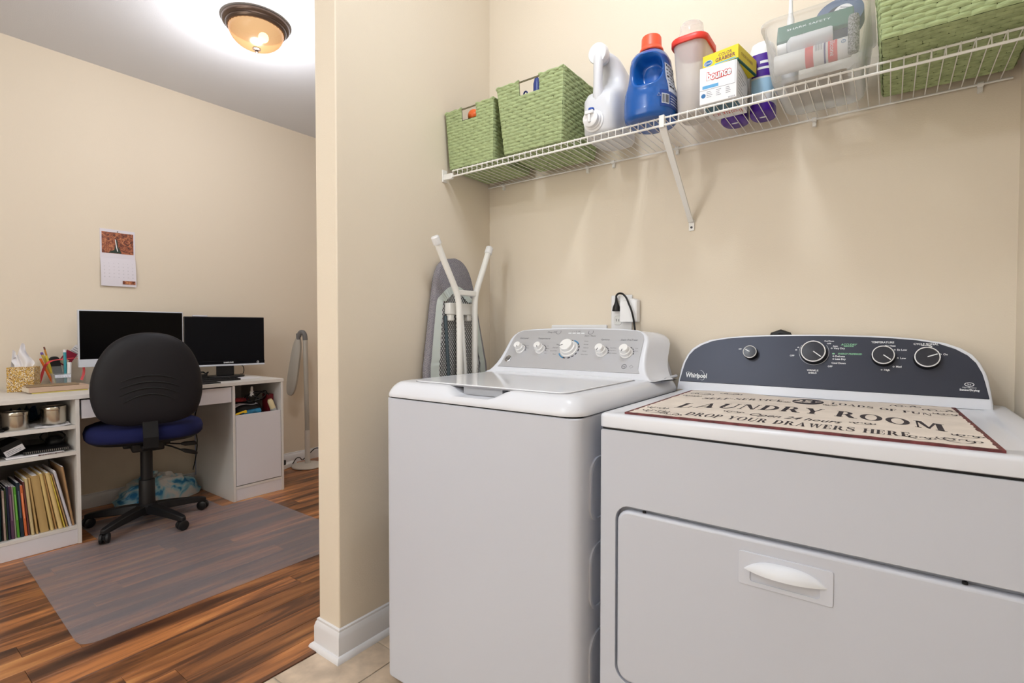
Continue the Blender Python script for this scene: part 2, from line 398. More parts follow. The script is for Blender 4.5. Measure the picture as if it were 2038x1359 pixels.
# grey steel shroud behind the console
mb = MB(); mb.loft([[(WX0 + i, -.125, z), (WX1 - i, -.125, z), (WX1 - i, y1, z), (WX0 + i, y1, z)] for i, y1, z in ((.020, -.082, .95), (.030, -.086, .99), (.042, -.09, 1.03), (.05, -.10, 1.04))])
obj('back_shroud', mb, mat('shroud_grey', (190, 190, 196), .45), washer, bevel=.004)
mb = MB(); mb.tube([(WX1 - .012, -.215, .948), (WX1 - .011, -.20, .954), (WX1 - .010, WY1 - .004, .955)], .005, 8); obj('deck_edge_rib', mb, M_white, washer)
# pill-shaped swages pressed into the right side
for z0, z1 in ((.64, .80), (.42, .585), (.20, .365)):
    mb = MB(); poly = rrect(-.735, -.16, z0, z1, .045, 8); inn = rrect(-.727, -.168, z0 + .008, z1 - .008, .04, 8)
    mb.prism(poly, fYZ, WX1 - .002, WX1 + .005, holes=[inn])
    obj('side_swage', mb, M_front, washer, bevel=.002)
# ------------------------------------------------------------------ dryer
DX0, DX1, DY0, DY1 = .934, 1.722, -.738, -.02
dryer = thing('clothes_dryer', 'white front-load dryer with a dark grey arched control panel and a pull-down door', 'dryer', ((DX0+DX1)/2, (DY0+DY1)/2, 0))
dx0, dx1, dz0, dz1 = .977, 1.680, .300, .699
mb = MB()
def fF(a, b, d): return (a, d, b)      # front plane, d = depth
mb.prism(rrect(DX0, DX1, .03, .880, .004, 2), fF, DY0, DY0 + .022, holes=[rrect(dx0 - .005, dx1 + .005, dz0 - .005, dz1 + .009, .035, 6)])
mb.box(DX0, DX1, DY0 + .022, DY1, .03, .880)
obj('cabinet', mb, M_front, dryer, bevel=.003, angle=30)
obj('door', MB().prism(rrect(dx0, dx1, dz0, dz1, .03, 6), fF, DY0 - .002, DY0 + .02), M_front, dryer, bevel=.007, seg=4, angle=30)
door = [o for o in bpy.data.objects if o.name.startswith('door')][-1]
hx, hz = 1.3235, .6385
obj('handle_plate', MB().prism(rrect(hx - .081, hx + .081, hz - .033, hz + .033, .004, 3), fF, DY0 - .0045, DY0 + .0, holes=[rrect(hx - .06, hx + .06, hz - .024, hz - .001, .006, 3)]), mat('handle_plate_white', (212, 216, 228), .35), door, bevel=.001)
mb = MB()
def lens(u, v):   # scoop-shaped pull: flat lower lip, domed top that bulges towards the room
    t = (u - .5)*2; hgt = .024*(1 - abs(t)**3.0); dep = .022*(1 - abs(t)**2.2)
    a = v*PI/2
    return (hx + t*.072, DY0 - .004 - dep*math.cos(a), hz - .0015 + hgt*math.sin(a))
mb.grid(lens, 28, 8)
mb.grid(lambda u, v: (hx + (u-.5)*2*.072, DY0 - .004 - v*.022*(1 - abs((u-.5)*2)**2.2), hz - .0015), 28, 2)
obj('handle', mb, mat('handle_white', (230, 233, 240), .35), door, angle=60, label='white scoop-shaped door pull')
mb = MB().box(hx - .058, hx + .058, DY0 + .0, DY0 + .004, hz - .023, hz - .001)
for x in (1.04, 1.585): obj('door_stop', MB().lathe([(0, 0), (.004, 0), (.004, .004), (0, .005)], (x, DY0 + .006, dz1 + .001), 12), M_dark, dryer)
obj('top_seam', MB().box(DX0 + .004, DX1 - .004, DY0 + .004, DY1 - .004, .879, .886), M_dark, dryer)
mb = MB()
pr = [(0, .885), (-.003, .887), (-.003, .910), (-.0018, .9145), (.002, .9172), (.010, .918), (.05, .918), (.052, .916), (.07, .916)]
def dring(ins, z):
    return [(x, y, z) for x, y in rrect(DX0 - .001 + ins, DX1 + .001 - ins, DY0 - .001 + ins, DY1 - ins*.3, max(.006, .016 - ins*.1), 5)]
obj('top_panel', MB().loft([dring(a, b) for a, b in pr]), M_white, dryer, angle=50)
Q0 = Vector((0, -.13, .93)); QT = Vector((0, .05, .17)).normalized(); QN = Vector((0, -.17, .05)).normalized()
def dpl(x, s, d=0): return Q0 + Vector((x, 0, 0)) + QT*s + QN*d
QM = Matrix((Vector((1, 0, 0)), QT, QN)).transposed()
CD = 1.300
hd = [(.388, -.014), (.388, .0), (.385, .03), (.381, .06), (.376, .08), (.366, .105), (.352, .126), (.330, .143), (.298, .157), (.245, .167), (.190, .1725), (.13, .1755), (.06, .177), (.01, .1775)]
od = [(CD + a, b) for a, b in hd] + [(CD - a, b) for a, b in reversed(hd)]
def dcr(sc, d, back=0):
    r = []
    for x, s in od:
        p = dpl(CD + (x - CD)*sc, (s + .014)*sc - .014, d); p.y += back; p.z = max(p.z, .9165); p.y = min(p.y, -.016); r.append(p)
    return r
obj('console', MB().loft([dcr(.985, .001), dcr(.995, 0), dcr(1, -.004), dcr(1, -.008, .03), dcr(.985, -.012, .06), dcr(.95, -.02, .085)]), M_white, dryer, angle=50)
pd = [(.381, .013), (.374, .053), (.3685, .078), (.3575, .104), (.342, .123), (.318, .1395), (.286, .153), (.24, .1618), (.188, .1668), (.13, .170), (.05, .172), (.01, .1725)]
pp = [(CD + a, b) for a, b in pd] + [(CD - a, b) for a, b in reversed(pd)]
M_navy = mat('slate_panel', (55, 59, 73), .36, metal=.3, bump=.05, bscale=1500, bdist=.0004)
obj('control_panel', MB().prism(pp, dpl, 0, .003), M_navy, dryer, bevel=.001, seg=1)
M_kd = mat('knob_slate', (46, 48, 58), .25)
for x, s, r, ang in ((1.133, .114, .0195, 150), (1.303, .120, .0315, -38), (1.468, .114, .0255, -38), (1.561, .111, .0268, 22)):
    k = obj('knob', MB().lathe([(0, 0), (r*1.08, 0), (r*1.05, .008), (r*1.0, .018), (r*.98, .020), (0, .020)], dpl(x, s, .003), 32, QM), M_black, dryer, angle=30)
    obj('knob_ring', MB().lathe([(r*1.0, .019), (r*1.0, .0225), (r*.91, .0235), (r*.90, .0205)], dpl(x, s, .003), 32, QM), M_whitep, k)
    obj('knob_face', MB().lathe([(0, .0205), (r*.90, .0205), (r*.88, .0220), (0, .0228)], dpl(x, s, .003), 32, QM), M_kd, k)
    a = math.radians(ang)
    q = dpl(x + math.cos(a)*r*.42, s + math.sin(a)*r*.42, .0262)
    obj('pointer', MB().obox(q, (r*.8, .0024, .001), QM.to_4x4() @ rotz(a)), M_inkw, k)
tw = MB(); tg = MB(); D_ = .0034
for s_, x, y, h, al in (('OFF', 1.247, .110, .008, 'CENTER'), ('WRINKLE', 1.302, .0675, .008, 'CENTER'), ('SHIELD', 1.302, .0595, .008, 'CENTER'), ('OFF', 1.339, .081, .008, 'LEFT'), ('Cool Down', 1.348, .0915, .0085, 'LEFT'),
    ('Less Dry', 1.356, .1035, .0085, 'LEFT'), ('Delicate', 1.356, .1115, .0085, 'LEFT'), ('Very Dry', 1.352, .135, .0085, 'LEFT'), ('Auto', 1.350, .1415, .007, 'LEFT'), ('OFF', 1.335, .149, .007, 'LEFT'), ('Cool Down', 1.328, .1565, .006, 'LEFT'),
    ('TEMPERATURE', 1.466, .1565, .0105, 'CENTER'), ('No Heat', 1.471, .145, .009, 'LEFT'), ('Ex Low', 1.498, .134, .0095, 'LEFT'), ('Low', 1.505, .111, .0095, 'LEFT'), ('Med', 1.496, .087, .0095, 'LEFT'), ('High', 1.470, .077, .0095, 'LEFT'),
    ('CYCLE SIGNAL', 1.559, .153, .0105, 'CENTER'), ('Push to Start', 1.559, .1475, .005, 'CENTER'), ('Off', 1.565, .1445, .007, 'LEFT'), ('On', 1.594, .124, .0095, 'LEFT'), ('OFF', 1.100, .127, .006, 'CENTER'), ('30', 1.257, .128, .006, 'CENTER'), ('40', 1.262, .136, .006, 'CENTER')):
    tw.text(s_, h*(.74 if x > 1.43 else .84), dpl(x, y - (.002 if h > .01 else 0), D_), (1, 0, 0), QT, align=al, offset=.0002)
for x, y in ((1.493, .134), (1.500, .111), (1.491, .087), (1.465, .077), (1.589, .124), (1.352, .1035), (1.352, .1115), (1.347, .135)): ring_mesh(tw, x, y, .0011, .0021, dpl, .003, D_, 10)
arc(tw, 1.303, .122, .0375, .0382, -215, 35, dpl, D_, 30)
tw.text('Whirlpool', .0215, dpl(.972, .034, D_), (1, 0, 0), QT, width=.068, offset=.0006)
sw = [(.972 + .019*math.cos(t) + .003, .036 + .0105*math.sin(t)) for t in [math.radians(a) for a in range(-110, 215, 15)]]
arcp = [dpl(.972 + .016 + .012*math.cos(t)*math.cos(.6) - .019*math.sin(t)*math.sin(.6)*.3, .036 + .016*math.sin(t), D_) for t in [math.radians(a) for a in range(-130, 120, 14)]]
tw.tube(arcp, [.0001 + .0006*math.sin(PI*i/(len(arcp)-1)) for i in range(len(arcp))], 4)
tw.tube([dpl(.938 + .014*i/6, .0425 + .003*math.sin(i*.55), D_) for i in range(7)], .0005, 4)
tw.text('High Efficiency', .0046, dpl(1.644, .0395, D_), (1, 0, 0), QT); tw.text('SensorDrying', .0068, dpl(1.644, .033, D_), (1, 0, 0), QT, offset=.0003)
tw.prism(ell(1.644, .0475, .0095, .0052), dpl, .003, D_, holes=[ell(1.644, .0475, .008, .004)]); tw.text('he', .0075, dpl(1.644, .0475, D_), (1, 0, 0), QT)
for s_, x, y, h in (('ACCUDRY', 1.388, .1465, .0105), ('SENSOR DRYER', 1.388, .1415, .0045), ('ENERGY PREFERRED', 1.391, .119, .0085)): tg.text(s_, h*.74, dpl(x, y, D_), (1, 0, 0), QT, shear=.25, offset=.0002)
tg.prism(ell(1.352, .119, .0035, .0022, 10), dpl, .003, D_)
obj('lettering', tw, M_inkw, dryer, label='white panel lettering', kind='stuff'); obj('lettering', tg, M_inkg, dryer, label='green panel lettering', kind='stuff')
mb = MB().tube([(1.225 + .012*math.cos(t), -.014 - .0, 1.04 + .07*math.sin(t)) for t in [PI*i/8 for i in range(9)]], .012, 10)
mb = MB().tube([(1.24, -.03, .5), (1.24, -.028, 1.0), (1.235, -.026, 1.075), (1.225, -.026, 1.098), (1.205, -.026, 1.105), (1.185, -.026, 1.098), (1.175, -.026, 1.07), (1.172, -.028, .9), (1.172, -.03, .5)], .011, 10)
mb.v = [Vector((v.x, min(v.y - .004, -.008), v.z)) for v in mb.v]
obj('hose', mb, M_black, dryer, label='black hose looped behind the console')
# ------------------------------------------------------------------ laundry room sign on the dryer
class Serif:
    """bold condensed roman capitals cut from stems, hairlines and slab serifs; height 1"""
    T, t, sv, sh = .19, .055, .07, .05
    def __init__(s): s.p = []
    def q(s, *pts): s.p.append(list(pts))
    def bar(s, x0, x1, y0, y1): s.q((x0, y0), (x1, y0), (x1, y1), (x0, y1))
    def stem(s, x, w, top=True, bot=True):
        s.bar(x, x + w, 0, 1)
        if bot: s.bar(x - s.sv, x + w + s.sv, 0, s.sh)
        if top: s.bar(x - s.sv, x + w + s.sv, 1 - s.sh, 1)
    def diag(s, x0, x1, w, y0=0, y1=1): s.q((x0, y0), (x0 + w, y0), (x1 + w, y1), (x1, y1))
    def foot(s, x, w, y): s.bar(x - s.sv, x + w + s.sv, y, y + s.sh)
    def bow(s, cx, cy, rx, ry, a0, a1, ts, tt, n=14):
        for i in range(n):
            P = []
            for k in (i, i + 1):
                a = math.radians(a0 + (a1 - a0)*k/n); P.append(((cx + rx*math.cos(a), cy + ry*math.sin(a)), (cx + (rx - ts)*math.cos(a), cy + (ry - tt)*math.sin(a))))
            s.q(P[0][0], P[1][0], P[1][1], P[0][1])
def glyph(c):
    g = Serif(); T, t = g.T, g.t
    if c == 'L': g.stem(.07, T); g.bar(.07, .58, 0, t); g.q((.5, 0), (.58, 0), (.60, .34), (.56, .34)); return g.p, .66
    if c in 'EF':
        g.stem(.07, T); g.bar(.07, .56, 1 - t, 1); g.q((.49, 1), (.56, 1), (.58, .70), (.54, .70)); g.bar(.2, .44, .49, .54); g.bar(.42, .46, .38, .64)
        if c == 'E': g.bar(.07, .58, 0, t); g.q((.5, 0), (.58, 0), (.60, .32), (.56, .32)); return g.p, .66
        return g.p, .62
    if c == 'I': g.stem(.07, T); return g.p, .33
    if c == 'H': g.stem(.07, T); g.stem(.55, T); g.bar(.2, .6, .48, .54); return g.p, .81
    if c == 'D': g.stem(.07, T); g.bow(.24, .5, .50, .5, -90, 90, T, t); g.bar(.1, .25, 0, t); g.bar(.1, .25, 1 - t, 1); return g.p, .80
    if c in 'PR':
        g.stem(.07, T); g.bar(.1, .33, 1 - t, 1); g.bar(.1, .33, .46, .46 + t); g.bow(.31, .73, .31, .27, -90, 90, T*.95, t)
        if c == 'R': g.q((.33, .48), (.52, .5), (.76, 0), (.54, 0)); g.bar(.54, .84, 0, g.sh); return g.p, .82
        return g.p, .68
    if c == 'O': g.bow(.42, .5, .40, .52, 0, 360, T, t, 28); return g.p, .84
    if c == 'C': g.bow(.42, .5, .40, .52, 48, 312, T, t, 22); g.q((.68, .88), (.73, 1), (.70, .66), (.66, .66)); g.q((.68, .14), (.71, .02), (.73, .30), (.69, .30)); return g.p, .76
    if c == 'U':
        g.bar(.09, .09 + T, .3, 1); g.foot(.09, T, 1 - g.sh); g.bar(.64, .70, .3, 1); g.foot(.64, .06, 1 - g.sh); g.bow(.395, .32, .305, .34, 180, 360, .13, .10); return g.p, .80
    if c == 'V': g.q((.08, 1), (.30, 1), (.46, 0), (.40, 0)); g.q((.40, 0), (.46, 0), (.70, 1), (.64, 1)); g.foot(.10, .16, 1 - g.sh); g.foot(.62, .07, 1 - g.sh); return g.p, .76
    if c == 'W':
        for x in (0, .40): g.q((.08 + x, 1), (.29 + x, 1), (.40 + x, 0), (.34 + x, 0)); g.q((.34 + x, 0), (.40 + x, 0), (.58 + x, 1), (.52 + x, 1))
        g.foot(.10, .16, 1 - g.sh); g.foot(.50, .16, 1 - g.sh); g.foot(.92, .06, 1 - g.sh); return g.p, 1.08
    if c == 'A': g.q((.10, 0), (.16, 0), (.44, 1), (.38, 1)); g.q((.55, 0), (.77, 0), (.46, 1), (.36, 1)); g.bar(.2, .6, .28, .33); g.foot(.09, .07, 0); g.foot(.56, .19, 0); return g.p, .86
    if c == 'N': g.bar(.12, .18, 0, 1); g.q((.10, 1), (.30, 1), (.72, 0), (.60, 0)); g.bar(.66, .72, 0, 1); g.foot(.12, .06, 0); g.foot(.08, .14, 1 - g.sh); g.foot(.66, .06, 1 - g.sh); return g.p, .84
    if c == 'M': g.bar(.12, .18, 0, 1); g.q((.12, 1), (.31, 1), (.53, .06), (.43, .06)); g.q((.43, .06), (.49, .06), (.76, 1), (.66, 1)); g.bar(.72, .72 + T, 0, 1); g.foot(.12, .06, 0); g.foot(.72, T, 0); g.foot(.12, .08, 1 - g.sh); g.foot(.76, T - .04, 1 - g.sh); return g.p, 1.03
    if c == 'Y': g.bar(.32, .32 + T, 0, .48); g.foot(.32, T, 0); g.q((.08, 1), (.30, 1), (.51, .42), (.32, .42)); g.q((.42, .42), (.51, .48), (.74, 1), (.67, 1)); g.foot(.10, .17, 1 - g.sh); g.foot(.65, .08, 1 - g.sh); return g.p, .80
    if c == 'S':
        sp = [(.58, .74), (.56, .90), (.44, .98), (.30, .97), (.16, .90), (.13, .76), (.20, .64), (.36, .54), (.53, .43), (.60, .27), (.54, .10), (.40, .02), (.26, .02), (.13, .10), (.09, .28)]
        wd = [.03, .05, .06, .06, .11, .17, .19, .20, .19, .17, .11, .06, .06, .05, .03]
        L_ = []
        for i, p in enumerate(sp):
            a = sp[max(i-1, 0)]; b = sp[min(i+1, len(sp)-1)]; dx, dy = b[0]-a[0], b[1]-a[1]; l = math.hypot(dx, dy); nx, ny = -dy/l*wd[i]/2, dx/l*wd[i]/2
            L_.append(((p[0]+nx, p[1]+ny), (p[0]-nx, p[1]-ny)))
        for i in range(len(L_)-1): g.q(L_[i][0], L_[i+1][0], L_[i+1][1], L_[i][1])
        g.bar(.55, .60, .66, .98); g.bar(.07, .12, .02, .36); return g.p, .70
    if c == '-': g.bar(.05, .30, .42, .50); return g.p, .35
    return [], .38
def serif_text(mb, body, size, width, fn, mi=0, slant=0):
    """fn(x, y) places a point of the line, x centred on 0"""
    L_ = []; x = 0
    for c in body:
        ps, adv = glyph(c); L_.append((ps, x)); x += adv + .06
    k = width / x
    for ps, x0 in L_:
        for p in ps: mb.add([fn((px + x0 - x/2)*k + slant*py*size, py*size) for px, py in p], [tuple(range(len(p)))], mi)
SX0, SX1, SY0, SYC, SZ = .985, 1.632, -.7225, 1.3085, .9165
def jag(a, b, n, amp): return [(a[0] + (b[0]-a[0])*i/n + random.uniform(-amp, amp), a[1] + (b[1]-a[1])*i/n + random.uniform(-amp, amp)) for i in range(1, n)]
TOPE = [(.330, .545), (.27, .548), (.21, .553), (.165, .553), (.135, .545), (.105, .527), (.07, .519), (.0, .517)]
topo = [(SYC - .010 + a, b) for a, b in TOPE] + [(SYC - .010 - a, b) for a, b in reversed(TOPE[:-1])]
outl = [(SX0 + .002, 0), (SX1, .002)] + [(SX1 - .018, .545)] + topo[1:-1] + [(SX0 - .008, .535)]
def sg(a, b, d): return (a, SY0 + b, SZ + d)
sign = thing('tin_sign', 'cream vintage tin sign reading LAUNDRY ROOM lying flat on the dryer top', 'sign', (SYC, SY0 + .27, SZ))
M_rust = mat('rust_red', (104, 46, 48), .55, var=.4, vscale=60)
M_cream = mat('aged_cream', (233, 222, 212), .55, var=.05, vscale=18)
obj('plate', MB().prism(outl, sg, .0014, .0060), [M_rust], sign)
obj('underside_shadow', MB().prism([(p[0]*.985 + SYC*.015, p[1]*.985 + .004) for p in outl], sg, 0.0004, .0016), M_dark, sign)  # black sheet painting the shadow under the raised plate
rag = []
n = len(outl)
def inset(p, d=.008): cx, cy = SYC - .005, .27; return (p[0] + (d if p[0] < cx else -d), p[1] + (d*.9 if p[1] < cy else -d*.6))
for i in range(n):
    a, b = inset(outl[i]), inset(outl[(i+1) % n]); ln = math.hypot(b[0]-a[0], b[1]-a[1])
    rag.append(a); rag += jag(a, b, max(2, int(ln/.011)), .0022)
obj('cream_face', MB().prism(rag, sg, .0060, .0063), M_cream, sign)
mb = MB(); D_ = .0066
def arch(yb, rise, hw): return lambda x: yb + rise*(1 - (x/hw)**2)
f = arch(.128, .100, .268)
serif_text(mb, 'LAUNDRY ROOM', .090, .520, lambda x, y: sg(SYC + .008 + x - .0*y, f(x) + y, D_))
serif_text(mb, 'DROP YOUR DRAWERS HERE', .048, .405, lambda x, y: sg(SYC + .005 + x + .0*y, .040 + y, D_))
def slope(xc, yb, m): return lambda x, y: sg(xc + x, yb + m*x + y - .9*(x)**2, D_)
serif_text(mb, 'SELF-SERVICE', .036, .190, slope(1.160, .378, .42)); serif_text(mb, 'LOADS OF FUN', .036, .200, slope(1.462, .398, -.42))
mb.text('Open 24 hours', .052, sg(SYC + .005, .137, D_), (1, 0, 0), (0, 1, 0), shear=.35, width=.175, offset=.0006)
def scroll(cx, cy, s, fl=1, fv=1, n=22):
    for k, (a, b, r) in enumerate(((0, 0, 1), (.9, .25, .6), (-.8, .2, .5))):
        pts = []
        for i in range(n):
            u = i/(n-1); th = u*4.4*PI/2; rr = s*r*(.15 + .85*u)
            pts.append(sg(cx + fl*(a*s + rr*math.cos(th)*1.25), cy + fv*(b*s + rr*math.sin(th)*1.5), D_))
        for i in range(n-1):
            p, q = Vector(pts[i]), Vector(pts[i+1]); d = (q-p).normalized(); nn = Vector((-d.y, d.x, 0))*(.0005 + .0010*abs(math.sin(i*.45)))
            orn.add([p+nn, q+nn, q-nn, p-nn], [(0, 1, 2, 3)])
    for i in range(3):
        t = i*.35; a = sg(cx + fl*s*(.5+t), cy + fv*s*(.7 - .5*t), D_); orn.add([Vector(a) + Vector((s*.22*math.cos(k*PI/2 + t), s*.09*math.sin(k*PI/2 + t), 0)) for k in range(4)], [(0, 1, 2, 3)])
orn = MB()
for cx, cy, s, fl, fv in ((1.035, .055, .022, 1, 1), (1.08, .035, .018, 1, -1), (1.022, .105, .018, 1, 1), (1.585, .055, .022, -1, 1), (1.53, .045, .016, -1, 1), (1.600, .11, .016, -1, 1), (1.03, .45, .024, 1, -1), (1.02, .385, .018, 1, 1), (1.10, .50, .022, 1, -1), (1.585, .46, .024, -1, -1), (1.592, .395, .018, -1, 1), (1.52, .50, .022, -1, -1),
    (1.195, .150, .016, -1, 1), (1.435, .150, .016, 1, 1), (1.255, .405, .011, 1, 1), (1.365, .405, .011, -1, 1)): scroll(cx, cy, s, fl, fv)
obj('ornaments', orn, M_ink, sign, smooth=False, kind='stuff')
mb.prism(ell(1.309, .445, .036, .056, 30), sg, .0063, D_)
obj('lettering', mb, M_ink, sign, smooth=False, kind='stuff', label='dark printed sign lettering')
obj('price_lettering', MB().text('25', .070, sg(1.299, .443, .0069), offset=.002, width=.040).text('¢', .042, sg(1.332, .455, .0069)), M_cream, sign, smooth=False, kind='stuff')
# ------------------------------------------------------------------ outlet, plug, wall box
ol = thing('wall_outlet', 'white double-gang wall outlet plate above the washing machine console', 'outlet', (.65, 0, 1.118))
obj('face_plate', MB().prism(rrect(.611, .697, 1.112, 1.247, .004, 3), fXZ, -.008, -.0005), M_whitep, ol, bevel=.003)
for z in (1.207, 1.150): obj('socket', MB().prism(rrect(.624, .655, z - .018, z + .018, .010, 5), fXZ, -.010, -.004), mat('socket_white', (222, 222, 220), .4), ol, bevel=.001)
sl = MB()
for z in (1.150,):
    sl.box(.633, .635, -.0106, -.0095, z - .004, z + .006); sl.box(.644, .646, -.0106, -.0095, z - .004, z + .005)
obj('slots', sl, M_dark, ol, kind='stuff')
ad = thing('plug_adapter', 'white plug-in box beside the black plug in the wall outlet', 'adapter', (.697, -.02, 1.14))
mb = MB(); mb.loft([[(.659, y, 1.143), (.728 - .012*i, y, 1.143), (.728 - .012*i, y, 1.225 - .012*i), (.712 - .012*i, y, 1.232 - .012*i), (.659, y, 1.226 - .012*i)] for y, i in ((-.006, 0), (-.03, .1), (-.034, .5))])
obj('body', mb, M_whitep, ad, bevel=.002)
cordt = thing('electric_plug', 'black appliance plug and cord hanging from the outlet behind the washing machine', 'power cord', (.64, -.03, 1.2))
mb = MB(); mb.loft([[(.6395 + a*math.cos(t), -.022 + b*math.sin(t), z) for t in [2*PI*k/14 for k in range(14)]] for a, b, z in ((.0145, .011, 1.185), (.0165, .012, 1.188), (.0145, .011, 1.200), (.011, .010, 1.208), (.0085, .008, 1.212), (.0055, .0055, 1.222), (.0045, .0045, 1.236))])
obj('plug', mb, M_black, cordt)
cp = [(.6395, -.022, 1.232), (.640, -.024, 1.243), (.648, -.027, 1.250), (.66, -.032, 1.252), (.675, -.038, 1.247), (.69, -.043, 1.232), (.700, -.046, 1.212), (.710, -.047, 1.19), (.717, -.046, 1.165), (.720, -.042, 1.14), (.721, -.036, 1.11), (.721, -.032, 1.05), (.721, -.03, .9)]
obj('cable', MB().tube(curve(cp), .0038, 8), M_black, cordt)
bx = thing('washer_outlet_box', 'white flush plumbing box cover on the wall behind the washing machine console', 'plumbing box', (.467, 0, 1.0))
obj('cover', MB().prism(rrect(.340, .594, .96, 1.134, .006, 3), fXZ, -.010, -.0005), M_whitep, bx, bevel=.002)
# ------------------------------------------------------------------ wire shelf
SZT = 1.764     # height on which things stand
sh = thing('wire_shelf', 'white wire shelf on the back wall above the washing machine and dryer', 'shelf', (.87, 0, 1.75))
def tubex(x0, x1, y, z, r): return MB().tube([(x0, y, z), (x1, y, z)], r, 8)
RX0, RX1 = .048, 1.728
for nm, x0, x1, y, z, r in (('back_rail', .004, 1.726, -.012, 1.7575, .0030), ('front_rail', RX0 - .002, RX1, -.298, 1.7575, .0030), ('lip_rail', RX0 - .004, RX1, -.3005, 1.7345, .0036)):
    obj(nm, tubex(x0, x1, y, z, r), M_wire, sh)
wm = None; nw = 0
x = RX0 + .004
while x < RX1:
    pts = [(x, -.0105, 1.762), (x, -.15, 1.762), (x, -.292, 1.762), (x, -.2975, 1.7612), (x, -.2999, 1.757), (x, -.3005, 1.733)]
    if wm is None: first = obj('wire', MB().tube(pts, .00125, 6), M_wire, sh); wm = first; X0_ = x
    else:
        o = wm.copy(); o.location = (x - X0_, 0, 0); COL.objects.link(o)
    x += .0254
mb = MB().box(.0005, .05, -.306, -.293, 1.7255, 1.7485).box(.0005, .006, -.312, -.285, 1.718, 1.768)
obj('end_bracket', mb, M_wire, sh, bevel=.002)
for xx in (.087, .507, .619, .865, 1.287, 1.664):
    mb = MB().tube([(xx - .006, -.012, 1.7575), (xx + .006, -.012, 1.7575)], .0065, 10).box(xx - .005, xx + .005, -.010, -.0004, 1.738, 1.758).tube([(xx, -.012, 1.743), (xx, -.0004, 1.743)], .0055, 10)
    obj('wall_clip', mb, M_wire, sh)
for xx in (.115, .62, .865):
    pass
bx_ = .916
mb = MB()
a, b = Vector((bx_, -.296, 1.739)), Vector((bx_, -.010, 1.497)); d = (b - a).normalized(); n = Vector((0, -d.z, d.y)) * -1
mb.loft([[p + Vector((s*wd, 0, 0)) + n*o for s, o in ((-1, .008), (-1, -.0), (-.8, -.001), (-.8, .006), (.8, .006), (.8, -.001), (1, 0), (1, .008))] for p, wd in ((a, .011), (a + d*.05, .010), (b - d*.04, .008), (b, .009))])
mb.prism(rrect(bx_ - .0095, bx_ + .0095, 1.462, 1.502, .004, 3), fXZ, -.006, -.0005)
mb.box(bx_ - .008, bx_ + .008, -.306, -.290, 1.728, 1.765)
br = obj('brace', mb, M_wire, sh, bevel=.0015)
obj('screw', MB().lathe([(0, 0), (.0042, 0), (.0036, .002), (0, .0026)], (bx_, -.006, 1.474), 12, Matrix.Rotation(PI/2, 4, 'X')), mat('screw_dark', (70, 70, 74), .4, metal=.6), br)
# ------------------------------------------------------------------ woven baskets
def wick_mat(name, c):
    m = mat(name, c, .75, bump=.6, bscale=90, var=.16, vscale=45, stretch=(1, 1, 5), bdist=.002, spec=.25); return m
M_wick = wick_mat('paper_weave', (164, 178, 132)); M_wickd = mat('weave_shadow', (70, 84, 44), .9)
def weave(mb, P, rows, cell, bul, nrm, hole=None, seed=0):
    """P(u,v) on the face; rows of short strands passing over and under"""
    rnd = random.Random(seed); Lr = (P(1, .5) - P(0, .5)).length; ncell = max(3, round(Lr / cell))
    for i in range(rows):
        off = (i % 2) * .5
        for j in range(-1, ncell + 1):
            u0, u1 = (j + off) / ncell, (j + off + 1.04) / ncell
            v0, v1 = (i - .03) / rows, (i + .97) / rows
            u0, u1, v0, v1 = clamp(u0), clamp(u1), clamp(v0), clamp(v1)
            if u1 - u0 < .01: continue
            if hole and v1 > hole[2] + .01 and v0 < hole[3] - .01:
                if u0 > hole[0] and u1 < hole[1]: continue
                if u0 < hole[0] < u1: u1 = hole[0]
                elif u0 < hole[1] < u1: u0 = hole[1]
                if u1 - u0 < .01: continue
            k = rnd.uniform(.85, 1.2); vs = []; tilt = rnd.uniform(-.0012, .0012)
            us = (0, .16, .5, .84, 1); hs = (-.15, .55, 1, .55, -.15)
            for t, h in zip(us, hs):
                for c, hh in ((0, .3), (.25, .95), (.75, 1), (1, .3)):
                    p = P(u0 + (u1 - u0)*t, v0 + (v1 - v0)*c)
                    vs.append(p + nrm * (bul * k * (.15 + .85*h) * hh + tilt*(t - .5)))
            mb.add(vs, [(a*4 + b, a*4 + b + 1, a*4 + b + 5, a*4 + b + 4) for a in range(4) for b in range(3)])
